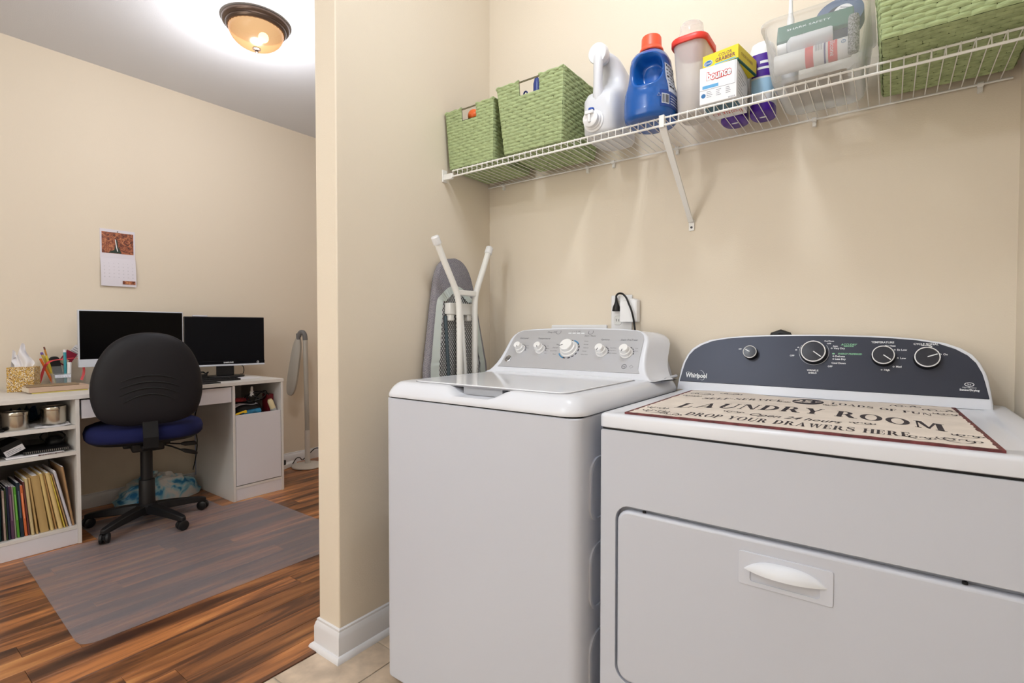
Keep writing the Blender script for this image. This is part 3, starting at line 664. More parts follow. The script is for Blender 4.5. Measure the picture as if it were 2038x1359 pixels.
def basket(name, label, X0, X1, Y0, Y1, z0, z1, ins, hole=None, seed=1):
    t = thing(name, label, 'basket', ((X0+X1)/2, (Y0+Y1)/2, z0), 'green woven baskets on the wire shelf')
    b = [Vector((x, y, z0)) for x, y in ((X0 + ins, Y0 + ins), (X1 - ins, Y0 + ins), (X1 - ins, Y1 - ins), (X0 + ins, Y1 - ins))]
    T = [Vector((x, y, z1)) for x, y in ((X0, Y0), (X1, Y0), (X1, Y1), (X0, Y1))]
    rows = round((z1 - z0) / .0118)
    for i, nm in enumerate(('front_weave', 'side_weave', 'back_weave', 'side_weave')):
        j = (i + 1) % 4
        P = lambda u, v, i=i, j=j: (b[i]*(1-u) + b[j]*u)*(1-v) + (T[i]*(1-u) + T[j]*u)*v
        nrm = (P(1, .5) - P(0, .5)).cross(P(.5, 1) - P(.5, 0)).normalized()
        mb = MB(); hh = hole if i in (0, 2) else None
        weave(mb, P, rows, .040, .0046, nrm, hh, seed*10 + i)
        ins_ = nrm * -.003
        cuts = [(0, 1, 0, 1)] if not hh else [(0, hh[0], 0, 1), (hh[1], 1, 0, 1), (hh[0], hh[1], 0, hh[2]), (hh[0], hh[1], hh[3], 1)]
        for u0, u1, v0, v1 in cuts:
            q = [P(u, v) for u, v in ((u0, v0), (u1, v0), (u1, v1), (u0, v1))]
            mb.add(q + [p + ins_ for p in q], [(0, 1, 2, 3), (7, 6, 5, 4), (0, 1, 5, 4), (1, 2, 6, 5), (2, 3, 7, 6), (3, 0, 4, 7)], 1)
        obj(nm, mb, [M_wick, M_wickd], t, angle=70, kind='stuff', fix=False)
    mb = MB()
    P = lambda u, v: (b[0]*(1-u) + b[1]*u)*(1-v) + (b[3]*(1-u) + b[2]*u)*v
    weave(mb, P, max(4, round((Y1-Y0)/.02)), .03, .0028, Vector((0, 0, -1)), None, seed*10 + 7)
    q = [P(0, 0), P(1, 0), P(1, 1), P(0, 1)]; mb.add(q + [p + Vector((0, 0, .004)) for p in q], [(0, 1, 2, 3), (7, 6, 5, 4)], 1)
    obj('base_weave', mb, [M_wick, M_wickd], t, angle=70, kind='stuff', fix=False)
    for i in range(4):
        j = (i + 1) % 4
        segs = [(0, 1)] if not (hole and i in (0, 2)) else [(0, hole[0]), (hole[1], 1)]
        for u0, u1 in segs:
            pts = [T[i]*(1-u) + T[j]*u + Vector((0, 0, .0016*math.sin(u*40))) for u in [u0 + (u1-u0)*k/10 for k in range(11)]]
            obj('rim', MB().tube(pts, [.0052 + .0012*math.sin(k*2.1) for k in range(11)], 7), M_wick, t)
    if hole:
        for i, j in ((0, 1), (3, 2)):
            a = T[i]*(1-hole[0]) + T[j]*hole[0]; c = T[i]*(1-hole[1]) + T[j]*hole[1]; dz = Vector((0, 0, -.004))
            obj('handle_rod', MB().tube([a + dz, c + dz], .0022, 7), mat('rod_brown', (120, 112, 84), .6) if i == 0 else bpy.data.materials['rod_brown'], t)
    return t
HOLE = (.35, .65, .80, 1.0)
basket('wicker_basket', 'small green woven basket at the left end of the wire shelf, orange item inside', .012, .262, -.300, -.030, SZT + .003, 1.992, .012, HOLE, 1)
basket('wicker_basket', 'green woven basket beside the white jug with blue hooks showing through its handle hole', .292, .580, -.318, -.030, SZT + .003, 2.008, .020, HOLE, 2)
basket('wicker_basket', 'large green woven basket at the right end of the wire shelf, cut by the frame', 1.442, 1.737, -.412, -.030, SZT + .003, 2.03, .016, None, 3)
M_org = mat('orange_plastic', (232, 104, 36), .4); M_blue = mat('blue_plastic', (46, 62, 128), .35)
one('orange_ball', 'orange round item seen through the handle hole of the left basket', 'ball', MB().lathe([(.026*math.sin(PI*i/12), .026 - .026*math.cos(PI*i/12)) for i in range(13)], (.103, -.228, 1.962), 20), M_org)
one('cardboard_box', 'dark box under the orange item inside the left basket', 'box', MB().box(.046, .180, -.200, -.12, SZT + .008, 2.022), mat('box_dark', (60, 52, 48), .7))
hk = thing('blue_hook', 'blue plastic loop handle seen through the middle basket hole', 'hook', (.40, -.20, SZT + .008))
mb = MB().tube([(.374, -.26, 1.785), (.374, -.26, 1.988)] + [(.382 - .008*math.cos(a), -.26, 1.988 + .011*math.sin(a)) for a in [PI*i/6 for i in range(1, 6)]] + [(.390, -.26, 1.988), (.390, -.26, 1.95)], .003, 8)
obj('loop', mb, M_blue, hk)
one('spray_bottle', 'dark blue upright tube sticking out of the middle basket', 'bottle', MB().lathe([(0, 0), (.013, 0), (.013, .240), (.011, .246), (.009, .256), (.006, .262), (0, .263)], (.433, -.262, SZT + .008), 14), M_blue)
one('scissors', 'blue handle tip poking up at the right edge of the left basket', 'tool', MB().lathe([(0, 0), (.010, 0), (.010, .232), (.006, .238), (0, .239)], (.232, -.205, SZT + .008), 12), M_blue)

# ------------------------------------------------------------------ white jug with spigot
def super_ring(cx, cy, rx, ry, z, n=48, e=3.2):
    r = []
    for k in range(n):
        t = 2*PI*k/n; c, s_ = math.cos(t), math.sin(t)
        r.append(Vector((cx + rx*math.copysign(abs(c)**(2/e), c), cy + ry*math.copysign(abs(s_)**(2/e), s_), z)))
    return r
M_jug = mat('jug_plastic', (216, 217, 222), .35, spec=.5)
jc = (.688, -.195)
jug = thing('detergent_jug', 'large white plastic jug with a tap, between green basket and blue bottle', 'jug', (*jc, SZT))
mb = MB(); rings = []
for z, y0, y1, rx, e in ((1.765, -.27, -.105, .050, 3), (1.768, -.283, -.092, .060, 3.4), (1.780, -.290, -.086, .0635, 4), (1.84, -.291, -.086, .0640, 4.2), (1.885, -.290, -.087, .064, 4), (1.91, -.272, -.088, .063, 3.6), (1.93, -.236, -.089, .061, 3.2), (1.955, -.216, -.088, .062, 3.6), (1.985, -.214, -.088, .061, 3.6), (2.01, -.222, -.088, .059, 3.4), (2.028, -.234, -.089, .056, 3.2), (2.040, -.242, -.092, .050, 3), (2.049, -.244, -.100, .040, 2.6), (2.054, -.238, -.12, .024, 2.2), (2.056, -.225, -.15, .008, 2)):
    rings.append(super_ring(jc[0] + .002, (y0 + y1)/2, rx, (y1 - y0)/2, z, 48, e))
mb.loft(rings)
for v in mb.v: v.z -= (v.y + .24)*.36*sstep(1.92, 2.02, v.z); v.x -= .004*sstep(1.9, 2.0, v.z)
obj('body', mb, M_jug, jug, angle=60)
hp = [(jc[0], -.236, 2.035), (jc[0], -.262, 2.028), (jc[0], -.274, 2.005), (jc[0], -.277, 1.97), (jc[0], -.278, 1.93), (jc[0], -.276, 1.90), (jc[0], -.268, 1.875)]
obj('handle', MB().tube(curve(hp, 4), [v.x for v in curve([(r, 0, 0) for r in (.024, .022, .0165, .0150, .0150, .0175, .022)], 4)], 14), M_jug, jug, angle=60)
RXm = Matrix.Rotation(PI/2, 4, 'X')
MT = Matrix.Rotation(math.radians(98), 4, 'X')
obj('neck', MB().lathe([(0, 0), (.026, 0), (.024, .03), (0, .03)], (jc[0] - .002, -.235, 2.040), 28, MT), M_jug, jug)
obj('cap', MB().lathe([(0, 0), (.0325, 0), (.0335, .003), (.0335, .020), (.031, .0235), (0, .0245)], (jc[0] - .002, -.258, 2.037), 32, MT), M_whitep, jug, angle=40)
tp_ = obj('tap', MB().lathe([(0, 0), (.036, 0), (.036, .006), (.030, .008), (.030, .014), (.0265, .016), (.0265, .030), (.024, .032), (0, .032)], (jc[0] - .008, -.288, 1.808), 32, RXm), M_whitep, jug, angle=40)
obj('tap_lever', MB().obox((jc[0] - .008, -.322, 1.826), (.030, .012, .012)).obox((jc[0] - .008, -.323, 1.807), (.009, .008, .026)), M_whitep, tp_, bevel=.002)
obj('tap_button', MB().lathe([(0, 0), (.0105, 0), (.0095, .006), (0, .008)], (jc[0] - .006, -.312, 1.836), 16), mat('button_blue', (40, 80, 170), .3), tp_, label='blue tap button')

# ------------------------------------------------------------------ blue detergent bottle
bc = (.860, -.246)
BP = [(1.765, .058, .074), (1.767, .066, .080), (1.775, .075, .085), (1.79, .078, .087), (1.83, .078, .087), (1.855, .075, .085), (1.885, .066, .080), (1.91, .062, .077), (1.94, .060, .075), (1.96, .057, .070), (1.975, .050, .058), (1.984, .040, .043), (1.988, .030, .030), (1.996, .029, .029)]
def binterp(z):
    for (z0, a0, b0), (z1, a1, b1) in zip(BP, BP[1:]):
        if z <= z1: t = clamp((z - z0)/(z1 - z0)); return a0 + (a1-a0)*t, b0 + (b1-b0)*t
    return BP[-1][1:]
def bsurf(th, z, off=0, dent=True):
    rx, ry = binterp(z); e = 2.5; c, s_ = math.cos(th), math.sin(th)
    x = rx*math.copysign(abs(c)**(2/e), c); y = ry*math.copysign(abs(s_)**(2/e), s_)
    p = Vector((bc[0] + x, bc[1] + y, z)); nn = Vector((x/rx**2, y/ry**2, 0)).normalized()
    if dent:
        dx = (x - .012)/.044; dz = (z - 1.910)/.050
        if y < 0:
            q = (abs(dx)**3 + abs(dz)**3)**(1/3)
            p.y += .052 * (1 - sstep(.62, 1.0, q)) - .003*math.exp(-((q - 1.08)/.10)**2)
    return p + nn*off
bb = thing('detergent_bottle', 'blue detergent bottle with an orange cap on the wire shelf', 'bottle', (*bc, SZT))
mb = MB(); n = 96; zs = []
for (z0, *_), (z1, *_) in zip(BP, BP[1:]):
    m_ = max(1, round((z1 - z0)/.004)); zs += [z0 + (z1-z0)*i/m_ for i in range(m_)]
zs.append(BP[-1][0])
mb.loft([[bsurf(2*PI*k/n, z) for k in range(n)] for z in zs])
M_bb = mat('bottle_blue', (18, 88, 170), .25, spec=.55, coat=.2)
obj('body', mb, M_bb, bb, angle=60)
obj('cap', MB().lathe([(0, 0), (.036, 0), (.0375, .003), (.036, .009), (.0325, .013), (.0315, .016), (.0305, .044), (.028, .049), (.024, .050), (.0235, .046), (0, .046)], (*bc, 1.992), 36), mat('cap_orange', (244, 92, 58), .4), bb, angle=30)
def label_patch(t0, t1, z0, z1, off, nu=16, nv=8, shape=None):
    mb = MB(); mb.grid(lambda u, v: bsurf(math.radians(t0 + (t1-t0)*u), z0 + (z1-z0)*v, off, False), nu, nv); return mb
M_lab = mat('label_pale', (206, 214, 232), .45); M_labb = mat('label_blue', (32, 70, 150), .4)
lb = obj('label', label_patch(-25, 48, 1.838, 1.932, .0012), M_lab, bb, label='pale printed back label')
obj('label', label_patch(-50, 48, 1.790, 1.840, .0012), M_labb, bb, label='blue lower back label with barcode')
mb = MB(); rnd = random.Random(3)
for r in range(7):
    z = 1.922 - r*.0115; t = -20
    while t < 36:
        w_ = rnd.uniform(3, 9); mb.merge(label_patch(t, t + w_, z, z + rnd.choice((.003, .003, .006)), .0018, 2, 1)); t += w_ + rnd.uniform(1.5, 4)
obj('lettering', mb, M_ink, bb, kind='stuff', smooth=False)
mb = label_patch(-46, -24, 1.798, 1.828, .0018); bar = MB(); t = -44
for z in (1.80, 1.808, 1.816, 1.824): mb.merge(label_patch(-20, 30, z, z + .0025, .0018))
ring_pts = [bsurf(math.radians(-53 + 5*math.cos(a)), 1.822 + .006*math.sin(a), .002, False) for a in [2*PI*i/3 + PI/2 for i in range(3)]]
mb.tube(ring_pts, .0008, 4, closed=True)
obj('barcode_panel', mb, M_lab, bb, kind='stuff', smooth=False)
while t < -26: bar.merge(label_patch(t, t + rnd.choice((.4, .8, 1.2)), 1.801, 1.825, .0022, 1, 1)); t += rnd.uniform(1.3, 2.2)
obj('barcode', bar, M_ink, bb, kind='stuff', smooth=False)

# ------------------------------------------------------------------ translucent plastics
def clear_mat(name, col, tr, rough=.15, tint=None, rim=.45):
    m = bpy.data.materials.new(name); m.use_nodes = True; nt = m.node_tree; b = nt.nodes['Principled BSDF']; out = nt.nodes['Material Output']
    b.inputs['Base Color'].default_value = lin(col); b.inputs['Roughness'].default_value = rough
    t = nt.nodes.new('ShaderNodeBsdfTransparent'); t.inputs[0].default_value = lin(tint or (250, 250, 250))
    fr = nt.nodes.new('ShaderNodeLayerWeight'); fr.inputs[0].default_value = .35
    mr = nt.nodes.new('ShaderNodeMapRange'); mr.inputs[3].default_value = 1 - tr; mr.inputs[4].default_value = min(1, 1 - tr + rim)
    mx = nt.nodes.new('ShaderNodeMixShader'); L = nt.links.new
    L(fr.outputs['Facing'], mr.inputs[0]); L(mr.outputs[0], mx.inputs[0]); L(t.outputs[0], mx.inputs[1]); L(b.outputs[0], mx.inputs[2]); L(mx.outputs[0], out.inputs[0])
    return m
M_clear = clear_mat('clear_plastic', (236, 238, 238), .87, .2); M_frost = clear_mat('frosted_plastic', (226, 220, 218), .52, .35); M_cup = clear_mat('clear_cup', (244, 246, 246), .90)
def rr_ring(cx, cy, wx, wy, r, z, n=6): return [Vector((cx + a, cy + b, z)) for a, b in rrect(-wx/2, wx/2, -wy/2, wy/2, r, n)]
cn = thing('food_canister', 'tall frosted plastic canister with a red lid, right of the blue bottle', 'canister', (.985, -.215, SZT))
cx_, cy_ = .983, -.213
mb = MB(); mb.loft([rr_ring(cx_, cy_, .070, .098, .030, 1.765), rr_ring(cx_, cy_, .080, .108, .034, 1.770), rr_ring(cx_, cy_, .084, .114, .032, 1.86), rr_ring(cx_, cy_, .094, .128, .030, 1.962), rr_ring(cx_, cy_, .098, .132, .030, 1.985)], cap1=False)
obj('body', mb, M_frost, cn, angle=50)
mb = MB(); mb.loft([rr_ring(cx_, cy_, .072, .10, .030, 1.770), rr_ring(cx_, cy_, .078, .106, .030, 1.80)]); obj('powder', mb, mat('powder_white', (232, 222, 210), .9), cn, label='white powder at the bottom of the canister')
mb = MB(); mb.loft([rr_ring(cx_, cy_, .108, .142, .034, 1.975), rr_ring(cx_, cy_, .110, .144, .034, 1.977), rr_ring(cx_, cy_, .110, .144, .034, 1.991), rr_ring(cx_, cy_, .104, .138, .032, 1.994), rr_ring(cx_, cy_, .09, .124, .028, 1.994), rr_ring(cx_, cy_, .088, .122, .028, 1.989)])
obj('lid', mb, mat('lid_red', (226, 60, 48), .4), cn, angle=50, label='red snap-on lid')
cp_ = thing('plastic_cup', 'clear plastic measuring cup upside down on the red canister lid', 'cup', (.968, -.205, 1.994))
mb = MB().lathe([(.0385, 0), (.040, .002), (.034, .062), (.031, .066), (0, .067)], (.973, -.205, 1.9945), 32); mb.f = [f for f in mb.f if len(f) == 4 or min(f) > 60]
obj('wall', mb, M_cup, cp_, angle=60)

# ------------------------------------------------------------------ dryer sheet box and yellow box
B0, B1, BY0, BY1, BZ0, BZ1 = 1.028, 1.129, -.303, -.168, 1.7645, 1.869
bo = thing('dryer_sheet_box', 'white carton of dryer sheets with red lettering, standing on the shelf under the yellow box', 'box', ((B0+B1)/2, (BY0+BY1)/2, BZ0))
M_card = mat('carton_white', (238, 238, 242), .5)
obj('carton', MB().box(B0, B1, BY0, BY1, BZ0, BZ1), M_card, bo, bevel=.0015)
M_red = mat('print_red', (214, 46, 40), .5); M_sky = mat('print_sky', (96, 170, 222), .5); M_pgrey = mat('print_grey', (150, 152, 160), .5)
yb = BY0 - .0004; mx_ = (B0 + B1)/2
rd = MB(); rd.text('bounce', .030, (mx_ + .002, yb, 1.8405), (1, 0, .035), (0, 0, 1), shear=.1, offset=.0030, width=.0690)
gw = MB(); gw.text('bounce', .030, (mx_ + .002, yb - .0004, 1.8405), (1, 0, .035), (0, 0, 1), shear=.1, offset=.0011, width=.0667)
# the same wordmark on the underside, seen through the wires
rd.text('bounce', .034, (mx_ + .004, -.205, BZ0 - .0004), (-1, 0, 0), (0, 1, 0), offset=.0030, width=.080); gw.text('bounce', .034, (mx_ + .004, -.205, BZ0 - .0008), (-1, 0, 0), (0, 1, 0), offset=.0009, width=.0767)
obj('wordmark', rd, M_red, bo, smooth=False, kind='stuff', label='red word outline'); obj('wordmark', gw, M_card, bo, smooth=False, kind='stuff')
mb = MB().box(B0 + .008, B0 + .052, yb, BY0, 1.8075, 1.8165)
obj('blue_bar', mb, M_sky, bo, smooth=False)
mb = MB().box(B0, B1 - .004, yb, BY0, 1.8035, 1.8045).box(B1 - .0045, B1 - .0038, yb, BY0, 1.8045, 1.868)
for r in range(4):
    for c in range(3):
        l = .014 if c else .016; xx = B0 + .020 + c*.026; mb.box(xx, xx + l*random.uniform(.6, 1), yb, BY0, 1.797 - r*.005, 1.7985 - r*.005)
for r in range(7): mb.box(B1, B1 + .0004, BY0 + .02, BY0 + .02 + .09*random.uniform(.5, 1), 1.845 - r*.010, 1.8465 - r*.010)
for i in range(6): mb.box(B1 - .022 + i*.0032, B1 - .0205 + i*.0032, yb, BY0, 1.7665, 1.7705)
obj('small_print', mb, M_pgrey, bo, smooth=False, kind='stuff')
obj('round_seal', MB().prism(ell(B0 + .011, 1.7885, .0062, .0062, 20), fXZ, BY0 - .0006, BY0), M_inkb, bo, smooth=False)
obj('blue_base_print', MB().box(B0 + .004, B1 - .004, BY0 + .02, BY0 + .075, BZ0 - .0003, BZ0), mat('print_slate', (70, 110, 130), .5), bo, smooth=False)
Y0_, Y1_, Z0_, Z1_ = -.297, -.162, 1.8695, 1.914
yx0, yx1 = 1.030, 1.133
yb_ = thing('color_grabber_box', 'yellow and green carton lying on top of the white dryer sheet box', 'box', ((yx0+yx1)/2, (Y0_+Y1_)/2, Z0_))
M_yel = mat('carton_yellow', (236, 214, 40), .5); M_grn = mat('print_green', (20, 96, 84), .5)
obj('carton', MB().box(yx0, yx1, Y0_, Y1_, Z0_, Z1_), M_yel, yb_, bevel=.001)
mb = MB().box(yx0 + .0, yx1 + .0003, Y0_ - .0003, Y0_, Z0_, Z0_ + .006).box(yx1, yx1 + .0003, Y0_, Y1_, Z0_, Z0_ + .004).box(yx0, yx1, Y0_, -.27, Z0_ - .0003, Z0_).box(1.128, yx1, -.27, Y1_, Z0_ - .0003, Z0_)
obj('green_edge', mb, M_grn, yb_, smooth=False)
mb = MB(); yf_ = Y0_ - .0005
mb.text('COLOR', .0125, (yx0 + .066, yf_, 1.9005), (1, 0, .0), (0, 0, 1), width=.038).text('GRABBER', .0145, (yx0 + .066, yf_, 1.8885), (1, 0, 0), (0, 0, 1), width=.056, offset=.0002)
obj('lettering', mb, mat('print_plum', (112, 40, 84), .5), yb_, smooth=False, kind='stuff')
mb = MB().prism(rrect(yx0 + .036, yx0 + .096, 1.8775, 1.8805, .0012, 2), fXZ, yf_, Y0_)
obj('strap_line', mb, M_sky, yb_, smooth=False)
ov = obj('oval_badge', MB().prism(ell(yx0 + .017, 1.889, .0135, .0088, 28), fXZ, yf_, Y0_), M_inkb, yb_, smooth=False)
mb = MB().text('Great', .0105, (yx0 + .017, yf_ - .0005, 1.889), (1, 0, .1), (0, 0, 1), shear=.3, width=.020); ring_mesh(mb, 0, 0, .9, 1, lambda a, b, d: (yx0 + .017 + a*.0132, yf_ - .0002 + d, 1.889 + b*.0085), 0, .0001)
obj('oval_lettering', mb, M_inkw, ov, smooth=False, kind='stuff')
mb = MB()
mb.text('COLOR GRABBER', .012, (yx1 + .0004, -.235, 1.893), (0, 1, 0), (0, 0, 1), width=.085)
obj('side_lettering', mb, mat('print_olive', (150, 110, 20), .5), yb_, smooth=False, kind='stuff')
yb_.location = (1.0906, -.2203, Z0_); yb_.rotation_euler.z = math.radians(-9)
# ------------------------------------------------------------------ scent booster bottles
M_purp = mat('purple_plastic', (74, 26, 150), .35)
for i, (x, y, lab) in enumerate(((1.080, -.108, 'white bottle on a purple cap tucked behind the dryer sheet box'), (1.1605, -.106, 'white bottle with a purple printed label beside the clear bin'))):
    t = thing('scent_booster_bottle', lab, 'bottle', (x, y, SZT), 'purple-capped bottles behind the cartons')
    w_ = .0345 if i else .038; d_ = .050 if i else .054; ht = 0 if i else -.002
    obj('cap', MB().loft([super_ring(x, y, w_*.9, d_*.9, 1.765, 32, 2.6), super_ring(x, y, w_, d_, 1.768, 32, 2.6), super_ring(x, y, w_, d_, 1.792, 32, 2.6)]), M_purp, t)
    obj('body', MB().loft([super_ring(x, y, w_*.95, d_*.95, 1.792, 32, 2.8), super_ring(x, y, w_*1.02, d_, 1.81, 32, 3), super_ring(x, y, w_*1.02, d_, 1.95 + ht, 32, 3), super_ring(x, y, w_*.9, d_*.9, 1.97 + ht, 32, 2.8), super_ring(x, y, w_*.6, d_*.6, 1.98 + ht, 32, 2.5)]), M_whitep, t, angle=50)
    obj('cap_slot', MB().prism(ell(x, y, .010, .005, 16), fXY, 1.7642, 1.7652), M_inkw, t)
    if i:
        def lp(a0, a1, z0, z1, o_): return MB().grid(lambda u, v: (lambda a, z: Vector((x + (w_*1.02 + o_)*math.copysign(abs(math.cos(a))**(2/3), math.cos(a)), y + (d_ + o_)*math.copysign(abs(math.sin(a))**(2/3), math.sin(a)), z)))(math.radians(a0 + (a1-a0)*u), z0 + (z1-z0)*v), 18, 4)
        obj('label', lp(-125, 20, 1.868, 1.935, .0006), M_purp, t, label='purple printed band'); obj('label', lp(-125, 20, 1.82, 1.862, .0006), mat('label_sky', (170, 210, 240), .5), t, label='pale blue printed band')
        obj('label_print', lp(-90, -20, 1.905, 1.913, .001).merge(lp(-95, -30, 1.888, 1.895, .001)), M_inkw, t, kind='stuff')

# ------------------------------------------------------------------ clear bin of caulk and bottles
bn = thing('plastic_bin', 'clear plastic bin filled with caulk, bottles and tape on the wire shelf', 'bin', (1.32, -.195, SZT))
def bring(k, z, d=0): return rr_ring(1.3175, -.197, .196 + k - d, .286 + k*.6 - d, .035, z, 6)
mb = MB(); mb.loft([bring(-.012, 1.7646), bring(0, 1.770), bring(.012, 1.80), bring(.036, 1.906), bring(.052, 1.909), bring(.052, 1.917), bring(.047, 1.917), bring(.032, 1.911), bring(.008, 1.80), bring(-.006, 1.772), bring(-.016, 1.7675)], cap0=True, cap1=True)
obj('wall', mb, M_clear, bn, angle=50)
RY = Matrix.Rotation(PI/2, 4, 'Y')
def lying(name, label, cat, prof, c, ang, mats, tilt=0, n=20):
    return None
ct = thing('caulk_tube', 'white silicone caulk tube with red label blocks lying at the front of the clear bin', 'caulk tube', (1.32, -.300, 1.772))
MC = rotz(math.radians(2)) @ Matrix.Rotation(math.radians(90 - 1), 4, 'Y')
pc = (1.224, -.298, 1.8185)
obj('tube', MB().lathe([(0, 0), (.0235, 0), (.0245, .003), (.0245, .168), (.0235, .171), (0, .171)], pc, 28, MC), M_whitep, ct)
axc = MC.to_3x3() @ Vector((0, 0, 1))
M_lred = mat('print_coral', (226, 84, 84), .5)
obj('red_band', MB().lathe([(.0248, .072), (.0248, .090)], pc, 28, MC), M_lred, ct); obj('red_band', MB().lathe([(.0248, .122), (.0248, .142)], pc, 28, MC), M_lred, ct)
obj('purple_band', MB().lathe([(.0247, .113), (.0247, .117)], pc, 28, MC), mat('print_violet', (84, 74, 130), .5), ct)
mb = MB()
Oc = Vector(pc)
def ctp(a, z, r=.0252):
    q = MC.to_3x3() @ Vector((r*math.cos(a), r*math.sin(a), z)); return Oc + q
def on_tube(x, y):    # x along the circumference, y along the axis
    return lambda vx, vy: ctp(math.radians(-92) + (x + vx)/.0252, y + vy)
mb.text('Silicone', .0150, (0, 0, 0), fn=on_tube(0, .131)); ring = [ctp(math.radians(-105) + .0045*math.cos(a)/.0252, .155 + .0045*math.sin(a)) for a in [2*PI*i/16 for i in range(16)]]
obj('lettering', mb, M_inkw, ct, smooth=False, kind='stuff')
obj('round_mark', MB().tube(ring, .0006, 4, closed=True).text('GE', .005, (0, 0, 0), fn=on_tube(-.006, .155)), M_inkb, ct, kind='stuff')
mb = MB()
for r in range(5): mb.grid(lambda u, v: ctp(math.radians(-150 + 60*u), .094 + r*.0035 + .0015*v), 6, 1)
obj('small_print', mb, M_pgrey, ct, kind='stuff')
wb = thing('white_bottle', 'white bottle with a barcode label lying above the silicone tube in the clear bin', 'bottle', (1.31, -.29, 1.84))
MW = rotz(math.radians(3)) @ Matrix.Rotation(math.radians(90 - 1), 4, 'Y'); pw_ = (1.228, -.285, 1.8655)
obj('body', MB().lathe([(0, .022), (.012, .022), (.018, .026), (.0235, .032), (.0235, .122), (.021, .126), (0, .127)], pw_, 24, MW), M_jug, wb); obj('cap', MB().lathe([(0, 0), (.0125, 0), (.0135, .002), (.0135, .022), (0, .022)], pw_, 20, MW), M_whitep, wb)
def wtp(a, z, r=.0239): return Vector(pw_) + MW.to_3x3() @ Vector((r*math.cos(a), r*math.sin(a), z))
mb = MB(); z = .088
while z < .115: w_ = random.choice((.0008, .0015, .002)); mb.grid(lambda u, v: wtp(math.radians(-178 + 28*u), z + w_*v), 4, 1); z += w_ + .0013
for r in range(4): mb.grid(lambda u, v: wtp(math.radians(-175 + 40*u), .045 + r*.006 + .003*v), 5, 1)
obj('label_print', mb, M_ink, wb, kind='stuff')
gp = thing('green_packet', 'dark green packet lying slanted at the top of the clear bin', 'packet', (1.31, -.25, 1.88))
mb = MB().xf(Matrix()); MG = at((1.312, -.262, 1.915), math.radians(4), math.radians(58), math.radians(-1))
mb.box(-.088, .086, -.040, .030, -.006, .006); mb.xf(MG); obj('sleeve', mb, mat('packet_green', (34, 100, 82), .45), gp, bevel=.003)
mb = MB().text('SHARK SAFETY', .012, MG @ Vector((-.015, .002, .0066)), (MG.to_3x3() @ Vector((1, 0, 0))), (MG.to_3x3() @ Vector((0, 1, 0))), width=.10); obj('lettering', mb, M_inkw, gp, smooth=False, kind='stuff')
mb = MB(); MTp = Matrix.Rotation(math.radians(70), 4, 'X'); mb.loft([[Vector((1.362, -.19, 1.945)) + MTp.to_3x3() @ Vector((r*math.cos(2*PI*k/36), r*math.sin(2*PI*k/36), z)) for k in range(36)] for r, z in ((.030, -.02), (.055, -.02), (.055, .02), (.030, .02), (.030, -.02))], cap0=False, cap1=False)
one('tape_roll', 'blue tape roll leaning at the right of the clear bin', 'tape', mb, mat('tape_blue', (64, 92, 132), .6), angle=40)
tg_ = thing('paper_tag', 'white oval paper tag in front of the blue tape roll', 'tag', (1.372, -.275, 1.90)); MQ = at((1.372, -.235, 1.940), 0, math.radians(68), math.radians(20))
obj('card', MB().prism(ell(0, 0, .022, .028, 24), fXY, 0, .001).xf(MQ), M_paper, tg_)
mb = MB()
for r in range(4): mb.add([MQ @ Vector(p) for p in ((-.012, .014 - r*.008, .0014), (.012, .014 - r*.008, .0014), (.012, .0175 - r*.008, .0014), (-.012, .0175 - r*.008, .0014))], [(0, 1, 2, 3)])
obj('card_print', mb, M_pgrey, tg_, kind='stuff', smooth=False)
nb = thing('glue_bottle', 'upright bottle with a pale nozzle and red collar at the left of the clear bin', 'bottle', (1.238, -.17, 1.772))
obj('body', MB().lathe([(0, 0), (.022, 0), (.022, .12), (.018, .14), (.012, .15), (0, .15)], (1.242, -.17, 1.772), 20), M_jug, nb); obj('collar', MB().lathe([(0, .148), (.014, .148), (.014, .170), (0, .17)], (1.242, -.17, 1.772), 20), mat('collar_red', (206, 70, 80), .4), nb); obj('nozzle', MB().lathe([(0, .168), (.011, .168), (.010, .19), (.0095, .225), (.006, .24), (.004, .31), (0, .31)], (1.242, -.17, 1.772), 16), M_whitep, nb)
mb = MB().lathe([(0, 0), (.011, 0), (.012, .004), (.012, .085), (.010, .09), (0, .091)], (1.4005, -.318, 1.7925), 18)
one('speckled_can', 'black and white speckled tube standing in the right front corner of the clear bin', 'tube', mb, mat('speckle', (150, 150, 150), .6, var=.8, vscale=260))
mb = MB()
for i in range(5): mb.tube([(1.25 + .028*i, -.20 + .03*math.sin(i*2), 1.776), (1.26 + .03*i, -.13 + .03*math.cos(i), 1.782)], .006, 6)
one('brown_parts', 'brown and grey odds and ends on the bottom of the clear bin', 'parts', MB().box(1.245, 1.385, -.27, -.10, 1.770, 1.781), mat('kraft_brown', (150, 126, 96), .8, var=.4, vscale=40), bevel=.003)

